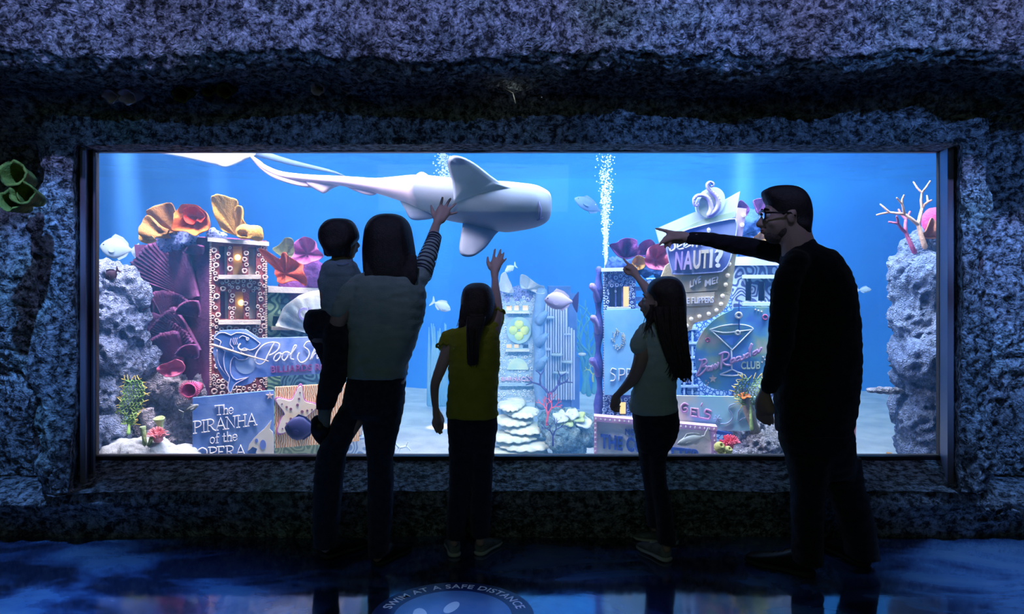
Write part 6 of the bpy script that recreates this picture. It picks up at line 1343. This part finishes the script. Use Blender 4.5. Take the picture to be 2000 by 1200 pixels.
mb = MB(); mb.tube([P(925+14*math.cos(a), 632+4*math.sin(a), D-.09-.03*math.sin(a)) for a in [i*PI/8 for i in range(17)]], .005, n=6); mb.build('hair_tie', pm('tie_dark', (.05, .02, .06)), hr)
M_yel = cloth('mustard_jersey', (.40, .36, .02), (.46, .41, .03))
mb = MB()
loft(mb, [(636, 905, 950, D, .09), (644, 884, 965, D, .14), (656, 877, 974, D, .17), (690, 876, 977, D, .19), (740, 876, 974, D, .195), (780, 874, 972, D, .205), (804, 872, 972, D, .21), (814, 873, 972, D, .21)], e=2.4)
limb(mb, [(884, 655, D, 15), (876, 662, D, 15.5), (869, 674, D, 13.5)]); limb(mb, [(958, 650, D, 16), (969, 632, D+.05, 15), (972, 616, D+.09, 13)])
s_ = remeshed('top', mb, .0062, 2, M_yel, g1, disp=.006)
mb = MB()
for (cx, cy, cd, n0) in ((866, 678, D, 12), (972, 612, D+.10, 12)):
    q = [(cx+13.5*math.cos(a), cy+(5+3*math.sin(a*7))*math.sin(a)-abs(3*math.sin(a*5)), cd+.045*math.sin(a)) for a in [i*2*PI/28 for i in range(29)]]
    mb.tube([P(*p) for p in q], .006, n=6)
mb.build('ruffle', M_yel, s_)
M_leg = cloth('black_leggings', (.015, .018, .03), (.024, .03, .045), sc=40)
mb = MB()
loft(mb, [(802, 876, 970, D, .175), (830, 873, 972, D, .20), (860, 876, 968, D, .19), (880, 877, 966, D, .17)])
loft(mb, [(860, 876, 924, D, .165), (900, 877, 922, D, .15), (950, 877, 920, D, .13), (1000, 873, 914, D, .12), (1050, 872, 907, D, .115)])
loft(mb, [(860, 918, 968, D, .165), (900, 919, 964, D, .15), (950, 920, 961, D, .13), (1000, 918, 959, D, .12), (1046, 920, 957, D, .115)])
remeshed('leggings', mb, .0065, 2, M_leg, g1, disp=.003)
M_snk = pm('sneaker_grey', (.30, .34, .33), (.18, .2, .2), scale=22, rough=.7, bump=.5, bscale=120); M_snk2 = pm('sneaker_pale', (.55, .58, .55), rough=.6)
h_, d_ = floorpt(888, 1089); shoe(h_, math.radians(100), .20, M_snk, M_snk2, g1)
h_, d_ = floorpt(935, 1086); shoe(h_, math.radians(62), .20, M_snk, M_snk2, g1)

# ---------------------------------------------------------------- girl in the pale t-shirt
D = 3.60
g2 = person('person', (P(1290, 1090, D).x, CAM_Y+D, 0), 'girl in a pale t-shirt with very long loose hair, pointing up at the window')
mb = MB()
loft(mb, [(645, 1255, 1315, D, .10), (680, 1248, 1318, D, .15), (730, 1248, 1314, D, .16), (790, 1240, 1316, D, .18), (830, 1240, 1318, D, .20), (860, 1244, 1312, D, .20)])
limb(mb, [(1288, 590, D, 20), (1283, 630, D, 18), (1282, 655, D, 22)])
limb(mb, [(1254, 668, D-.03, 15), (1253, 695, D-.06, 15), (1246, 720, D-.06, 13.5), (1236, 740, D-.04, 12), (1221, 757, D, 9), (1208, 770, D+.03, 6.8)])
limb(mb, [(1208, 770, D+.03, 6.8), (1202, 778, D+.04, 8), (1200, 786, D+.04, 7.5)])
finger(mb, [(1196, 786, D+.04, 4), (1194, 795, D+.04, 3.2), (1197, 801, D+.05, 2.9), (1203, 804, D+.05, 2.4)])
finger(mb, [(1200, 788, D+.05, 4), (1198, 797, D+.05, 3.2), (1202, 802, D+.05, 2.9), (1209, 804.5, D+.06, 2.4)])
finger(mb, [(1203, 786, D+.06, 3.8), (1203, 794, D+.065, 3.0), (1206, 799, D+.07, 2.7), (1210, 800, D+.07, 2.3)])
finger(mb, [(1205, 783, D+.07, 3.6), (1206, 791, D+.075, 2.8), (1209, 795, D+.08, 2.4), (1212, 794, D+.08, 2.1)])
finger(mb, [(1206, 776, D+.05, 4.0), (1210, 781, D+.05, 3.4), (1210, 787, D+.055, 2.9), (1207, 791, D+.06, 2.4)])
limb(mb, [(1298, 655, D+.10, 15), (1290, 620, D+.20, 13), (1275, 585, D+.27, 11.5), (1262, 563, D+.31, 9.5), (1250, 548, D+.34, 7), (1244, 540, D+.35, 6.4)])
limb(mb, [(1244, 540, D+.35, 6.4), (1238, 533, D+.36, 8.5), (1232, 527, D+.365, 8.5)]); limb(mb, [(1240, 530, D+.36, 7), (1233, 521, D+.37, 6)])
finger(mb, [(1231, 521, D+.37, 4), (1226, 515, D+.38, 3.0), (1221, 510, D+.385, 2.6), (1217.5, 505.5, D+.39, 2.2)])
finger(mb, [(1227, 524, D+.37, 4), (1221, 523, D+.38, 3.2), (1219, 527, D+.375, 2.9), (1223, 530, D+.36, 2.6)])
finger(mb, [(1228, 528, D+.37, 4), (1222, 528, D+.38, 3.2), (1221, 532, D+.375, 2.8), (1226, 534, D+.36, 2.5)])
finger(mb, [(1230, 532, D+.365, 3.8), (1225, 532, D+.37, 3.0), (1225, 536, D+.365, 2.6), (1229, 537, D+.355, 2.3)])
finger(mb, [(1236, 528, D+.35, 4), (1229, 524, D+.345, 3.3), (1222, 522, D+.35, 2.7)])
limb(mb, [(1266, 850, D+.03, 15), (1268, 900, D+.05, 12), (1277, 980, D+.09, 10), (1278, 1030, D+.1, 9)])
limb(mb, [(1290, 850, D-.02, 17), (1285, 910, D, 13), (1292, 980, D+.01, 11), (1300, 1050, D+.0, 9), (1302, 1072, D+.0, 8.5)])
hc = P(1287, 590, D+.01)
g, R = head(mb, hc, (-.93, .33, .14), .195)
remeshed('body', mb, .0058, 2, M_skin, g2); face_parts(g, R, .195, g2)
mb = MB()
loft(mb, [(539.5, 1297, 1308, D, .02), (540.5, 1290, 1315, D, .07), (545, 1279, 1324, D, .13), (554, 1269, 1332, D, .17), (568, 1264, 1337, D, .19), (580, 1270, 1339, D, .19), (600, 1274, 1340, D, .185), (620, 1275, 1340, D-.01, .17), (645, 1280, 1341, D-.03, .14), (670, 1290, 1343, D-.05, .11), (700, 1302, 1347, D-.06, .085), (725, 1310, 1348, D-.07, .06), (738, 1316, 1346, D-.07, .03)], e=2.15)
rr = random.Random(4)
for i in range(40):
    u = i/39; x0 = 1276+u*62; x1 = 1306+u*42+rr.uniform(-3, 3); y1 = 742+rr.uniform(-14, 12)-(1-u)*18
    limb(mb, [(x0, 610, D-.085, 2.4), (x0+(x1-x0)*.4, 660, D-.10, 2.4), (x1-2, 705, D-.10, 2.0), (x1+rr.uniform(-2, 3), y1-10, D-.09, 1.4), (x1+rr.uniform(-5, 4), y1, D-.085, .8)], n=5, sub=3)
for i in range(8):
    limb(mb, [(1272+i*1.4, 600, D-.06, 1.8), (1264+i*2.4, 622, D-.05, 1.5), (1256+i*4, 636+rr.uniform(-3, 5), D-.07, .8)], n=5, sub=2)
hr = remeshed('hair', mb, .0045, 1, M_hair2, g2)
L_ = []
for i in range(70):
    u = rr.random(); x0 = 1280+u*58; x1 = 1304+u*44+rr.uniform(-4, 5); y1 = 744+rr.uniform(-26, 10)-(1-u)*20
    L_.append([(x0, 600, D-.10-.02*u, 1.2), (x0+(x1-x0)*.35+rr.uniform(-2, 2), 655, D-.12, 1.4), (x1+rr.uniform(-4, 3), 705, D-.115, 1.2), (x1+rr.uniform(-4, 6), y1-8, D-.10, .9), (x1+rr.uniform(-8, 6), y1+4, D-.09, .4)])
for i in range(16): L_.append([(1268+rr.uniform(0, 10), 596, D-.085, 1.0), (1264+rr.uniform(-3, 12), 618, D-.09, .9), (1256+rr.uniform(-2, 26), 636+rr.uniform(0, 24), D-.10, .4)])
strands('loose_strands', L_, M_hair2, hr)
mb = MB(); mb.ball(g(.37, -.03, -.13), .0045).build('earring', pm('earring_silver', (.8, .8, .8), rough=.15, metal=1), g2)
M_ts = cloth('tshirt_pale', (.55, .68, .58), (.62, .74, .64))
mb = MB()
loft(mb, [(629, 1268, 1300, D, .09), (635, 1252, 1312, D, .13), (646, 1246, 1318, D, .165), (680, 1246, 1322, D, .19), (730, 1243, 1321, D, .19), (770, 1234, 1320, D, .205), (795, 1229, 1322, D, .215), (806, 1231, 1318, D, .21)], e=2.4)
limb(mb, [(1258, 650, D-.02, 15), (1250, 663, D-.04, 16), (1247, 677, D-.06, 17.5)]); limb(mb, [(1298, 650, D+.06, 16), (1296, 632, D+.14, 14)])
remeshed('t_shirt', mb, .0062, 2, M_ts, g2, disp=.005)
mb = MB()
loft(mb, [(792, 1234, 1322, D, .19), (815, 1236, 1326, D, .225), (835, 1238, 1325, D, .23), (860, 1242, 1318, D, .21), (880, 1246, 1303, D, .18)])
loft(mb, [(850, 1242, 1290, D+.03, .16), (900, 1249, 1284, D+.05, .14), (950, 1258, 1292, D+.08, .12), (1000, 1262, 1294, D+.1, .11), (1026, 1264, 1290, D+.1, .10)])
loft(mb, [(850, 1262, 1320, D-.02, .18), (890, 1264, 1301, D, .155), (940, 1270, 1302, D+.01, .13), (1000, 1280, 1314, D+.01, .12), (1060, 1284, 1320, D, .11)])
remeshed('leggings', mb, .0065, 2, M_leg, g2, disp=.003)
h_, d_ = floorpt(1304, 1098); shoe(h_, math.radians(118), .215, M_snk, M_snk2, g2)
h_, d_ = floorpt(1322, 1064); shoe(h_, math.radians(158), .215, M_snk, M_snk2, g2)

# ---------------------------------------------------------------- man in black
D = 3.48
mn = person('person', (P(1610, 1120, D).x, CAM_Y+D, 0), 'tall man in black with glasses and beard, pointing with an outstretched arm')
mb = MB()
loft(mb, [(492, 1545, 1615, D, .16), (540, 1530, 1650, D, .22), (620, 1525, 1664, D, .24), (700, 1525, 1666, D, .24), (780, 1530, 1660, D, .24), (850, 1535, 1650, D, .24)])
limb(mb, [(1548, 430, D+.01, 32), (1556, 468, D, 31), (1565, 500, D, 38)])
limb(mb, [(1555, 508, D+.08, 17), (1500, 491, D+.16, 12), (1450, 481, D+.20, 11), (1400, 470, D+.24, 10.5), (1365, 465, D+.26, 11), (1343, 465, D+.27, 10)])
limb(mb, [(1345, 465, D+.27, 10), (1332, 463, D+.28, 11.5), (1320, 463, D+.29, 10.5)]); limb(mb, [(1335, 459, D+.28, 7.5), (1316, 457, D+.29, 6)]); limb(mb, [(1330, 470, D+.28, 8), (1316, 469, D+.29, 7)])
finger(mb, [(1316, 456, D+.29, 5.0), (1303, 452, D+.30, 4.0), (1292, 449, D+.31, 3.4), (1281, 446.5, D+.32, 2.9)])
finger(mb, [(1314, 462, D+.29, 4.8), (1302, 463, D+.295, 3.9), (1294, 471, D+.29, 3.4), (1288, 479, D+.285, 2.9)])
finger(mb, [(1315, 468, D+.28, 4.8), (1305, 470, D+.28, 3.9), (1300, 478, D+.275, 3.4), (1299, 484, D+.27, 2.9)])
finger(mb, [(1319, 472, D+.27, 4.4), (1311, 474, D+.265, 3.6), (1308, 480, D+.26, 3.1), (1308, 484, D+.255, 2.6)])
finger(mb, [(1328, 466, D+.255, 5), (1316, 466, D+.25, 4.2), (1306, 469, D+.255, 3.6), (1299, 473, D+.26, 3.0)])
limb(mb, [(1552, 520, D-.09, 17), (1534, 580, D-.15, 17), (1528, 640, D-.17, 15), (1520, 690, D-.15, 13), (1504, 740, D-.11, 11.5), (1494, 768, D-.08, 11)])
limb(mb, [(1494, 768, D-.08, 11), (1490, 785, D-.07, 15), (1490, 800, D-.06, 14)]); limb(mb, [(1494, 775, D-.08, 11), (1502, 800, D-.09, 12)])
finger(mb, [(1482, 800, D-.05, 6), (1480, 812, D-.045, 5), (1485, 820, D-.04, 4.2), (1490, 823, D-.035, 3.5)])
finger(mb, [(1489, 805, D-.06, 6), (1488, 817, D-.055, 4.8), (1492, 824, D-.05, 4), (1495, 828, D-.045, 3.3)])
finger(mb, [(1497, 806, D-.075, 6), (1498, 818, D-.07, 4.6), (1501, 826, D-.065, 3.9), (1504, 831, D-.06, 3.2)])
finger(mb, [(1504, 804, D-.09, 5.6), (1507, 815, D-.09, 4.4), (1509, 822, D-.085, 3.7), (1510, 828, D-.08, 3.0)])
finger(mb, [(1483, 780, D-.05, 6), (1478, 792, D-.03, 5), (1480, 802, D-.015, 4.2), (1484, 808, D-.01, 3.5)])
limb(mb, [(1565, 830, D-.04, 26), (1580, 900, D-.04, 22), (1578, 1000, D-.05, 17), (1582, 1090, D-.05, 13)])
limb(mb, [(1625, 830, D+.04, 25), (1640, 900, D+.05, 20), (1666, 1000, D+.05, 16), (1684, 1080, D+.05, 13)])
HS = .262
g, R = head(mb, P(1534, 424, D+.02), (-.985, .12, .02), HS)
remeshed('body', mb, .0068, 2, M_skin, mn); face_parts(g, R, HS, mn)
mb = MB()
loft(mb, [(362, 1524, 1540, D+.02, .03), (363.5, 1512, 1550, D+.02, .08), (367, 1501, 1560, D+.02, .13), (375, 1489, 1571, D+.02, .165), (388, 1491, 1579, D+.02, .185), (402, 1498, 1583, D+.02, .188), (418, 1503, 1585, D+.02, .176), (430, 1515, 1584, D+.02, .170), (442, 1536, 1582, D+.01, .160), (452, 1548, 1580, D+.01, .145), (466, 1556, 1579, D+.01, .11)], e=2.3)
remeshed('hair', mb, .005, 1, M_hair, mn)
# beard
mb = MB(); mb.ball(g(0, .165, -.325), (.185*HS, .185*HS, .15*HS), 18, 12, R); mb.ball(g(0, .03, -.225), (.252*HS, .272*HS, .195*HS), 20, 12, R)
mb.ball(g(0, .345, -.195), (.12*HS, .035*HS, .022*HS), 12, 6, R)
mb.build('beard', pm('beard_brown', (.13, .09, .08), (.20, .14, .12), scale=80, rough=.8, bump=1, bscale=200), mn)
# glasses
gl = bpy.data.objects.new('glasses', None); C.objects.link(gl); gl.location = mn.location; gl.parent = mn; gl.matrix_parent_inverse = Matrix.Translation(-V(mn.location)); gl.location = V(mn.location)
Mg = pm('glasses_black', (.01, .01, .012), rough=.25)
def plink(mb, name, mat, par):
    o = link(name, mb.mesh(name), mat); o.parent = par; o.matrix_parent_inverse = Matrix.Translation(-V(mn.location)); return o
mb = MB()
for s in (-1, 1):
    q = [g(.15*s+.11*math.cos(a), .405-.02*abs(math.cos(a)), .01+.075*math.sin(a)) for a in [i*2*PI/20 for i in range(21)]]; mb.tube(q, .0032, n=6)
    mb.tube([g(.26*s, .39, .045), g(.345*s, .30, .05), g(.36*s, .0, .05), g(.36*s, -.08, .0)], .0042, n=6)
mb.tube([g(-.04, .415, .03), g(0, .425, .045), g(.04, .415, .03)], .003, n=6)
mb.tube([g(-.26, .40, .07), g(-.1, .42, .085), g(.1, .42, .085), g(.26, .40, .07)], .005, n=6)
plink(mb, 'frame', Mg, gl)
for s in (-1, 1):
    mb = MB(); mb.ball(g(.15*s, .40, .01), (.105*HS, .006*HS, .07*HS), 16, 8, R); plink(mb, 'lens', M_glass, gl)
M_bl = cloth('black_knit', (.010, .010, .014), (.016, .016, .022), sc=30)
mb = MB()
loft(mb, [(468, 1562, 1588, D-.01, .10), (475, 1550, 1592, D-.01, .145), (483, 1538, 1608, D, .18), (494, 1530, 1630, D, .22), (520, 1525, 1650, D, .26), (560, 1518, 1667, D, .28), (620, 1514, 1675, D, .29), (690, 1514, 1678, D, .29), (750, 1514, 1676, D, .285), (800, 1515, 1670, D, .28), (845, 1518, 1660, D, .28)], e=2.4)
limb(mb, [(1560, 505, D+.08, 26), (1525, 495, D+.14, 21), (1490, 488, D+.17, 18.5), (1440, 479, D+.21, 18.5), (1395, 470, D+.245, 15), (1360, 466, D+.262, 13), (1349, 466, D+.265, 13)])
limb(mb, [(1556, 512, D-.10, 26), (1536, 560, D-.14, 28), (1530, 620, D-.17, 27), (1524, 680, D-.16, 25), (1512, 725, D-.13, 20), (1503, 755, D-.10, 17)])
remeshed('sweater', mb, .008, 2, M_bl, mn, disp=.005)
M_bp = cloth('black_trousers', (.012, .013, .02), (.02, .021, .03), sc=30)
mb = MB()
loft(mb, [(825, 1522, 1662, D, .25), (860, 1524, 1666, D, .27), (900, 1538, 1668, D, .25), (930, 1545, 1668, D, .2)])
loft(mb, [(890, 1536, 1622, D-.03, .23), (940, 1545, 1612, D-.05, .20), (1000, 1548, 1606, D-.05, .18), (1060, 1548, 1604, D-.05, .17), (1098, 1550, 1606, D-.05, .17)])
loft(mb, [(890, 1590, 1676, D+.04, .22), (940, 1606, 1684, D+.05, .20), (1000, 1630, 1700, D+.05, .18), (1050, 1646, 1710, D+.05, .17), (1088, 1654, 1714, D+.05, .17)])
remeshed('trousers', mb, .0085, 2, M_bp, mn, disp=.005)
h_, d_ = floorpt(1585, 1128); shoe(h_, math.radians(140), .30, M_blk, M_sole, mn)
h_, d_ = floorpt(1688, 1108); shoe(h_, math.radians(105), .29, M_blk, M_sole, mn)
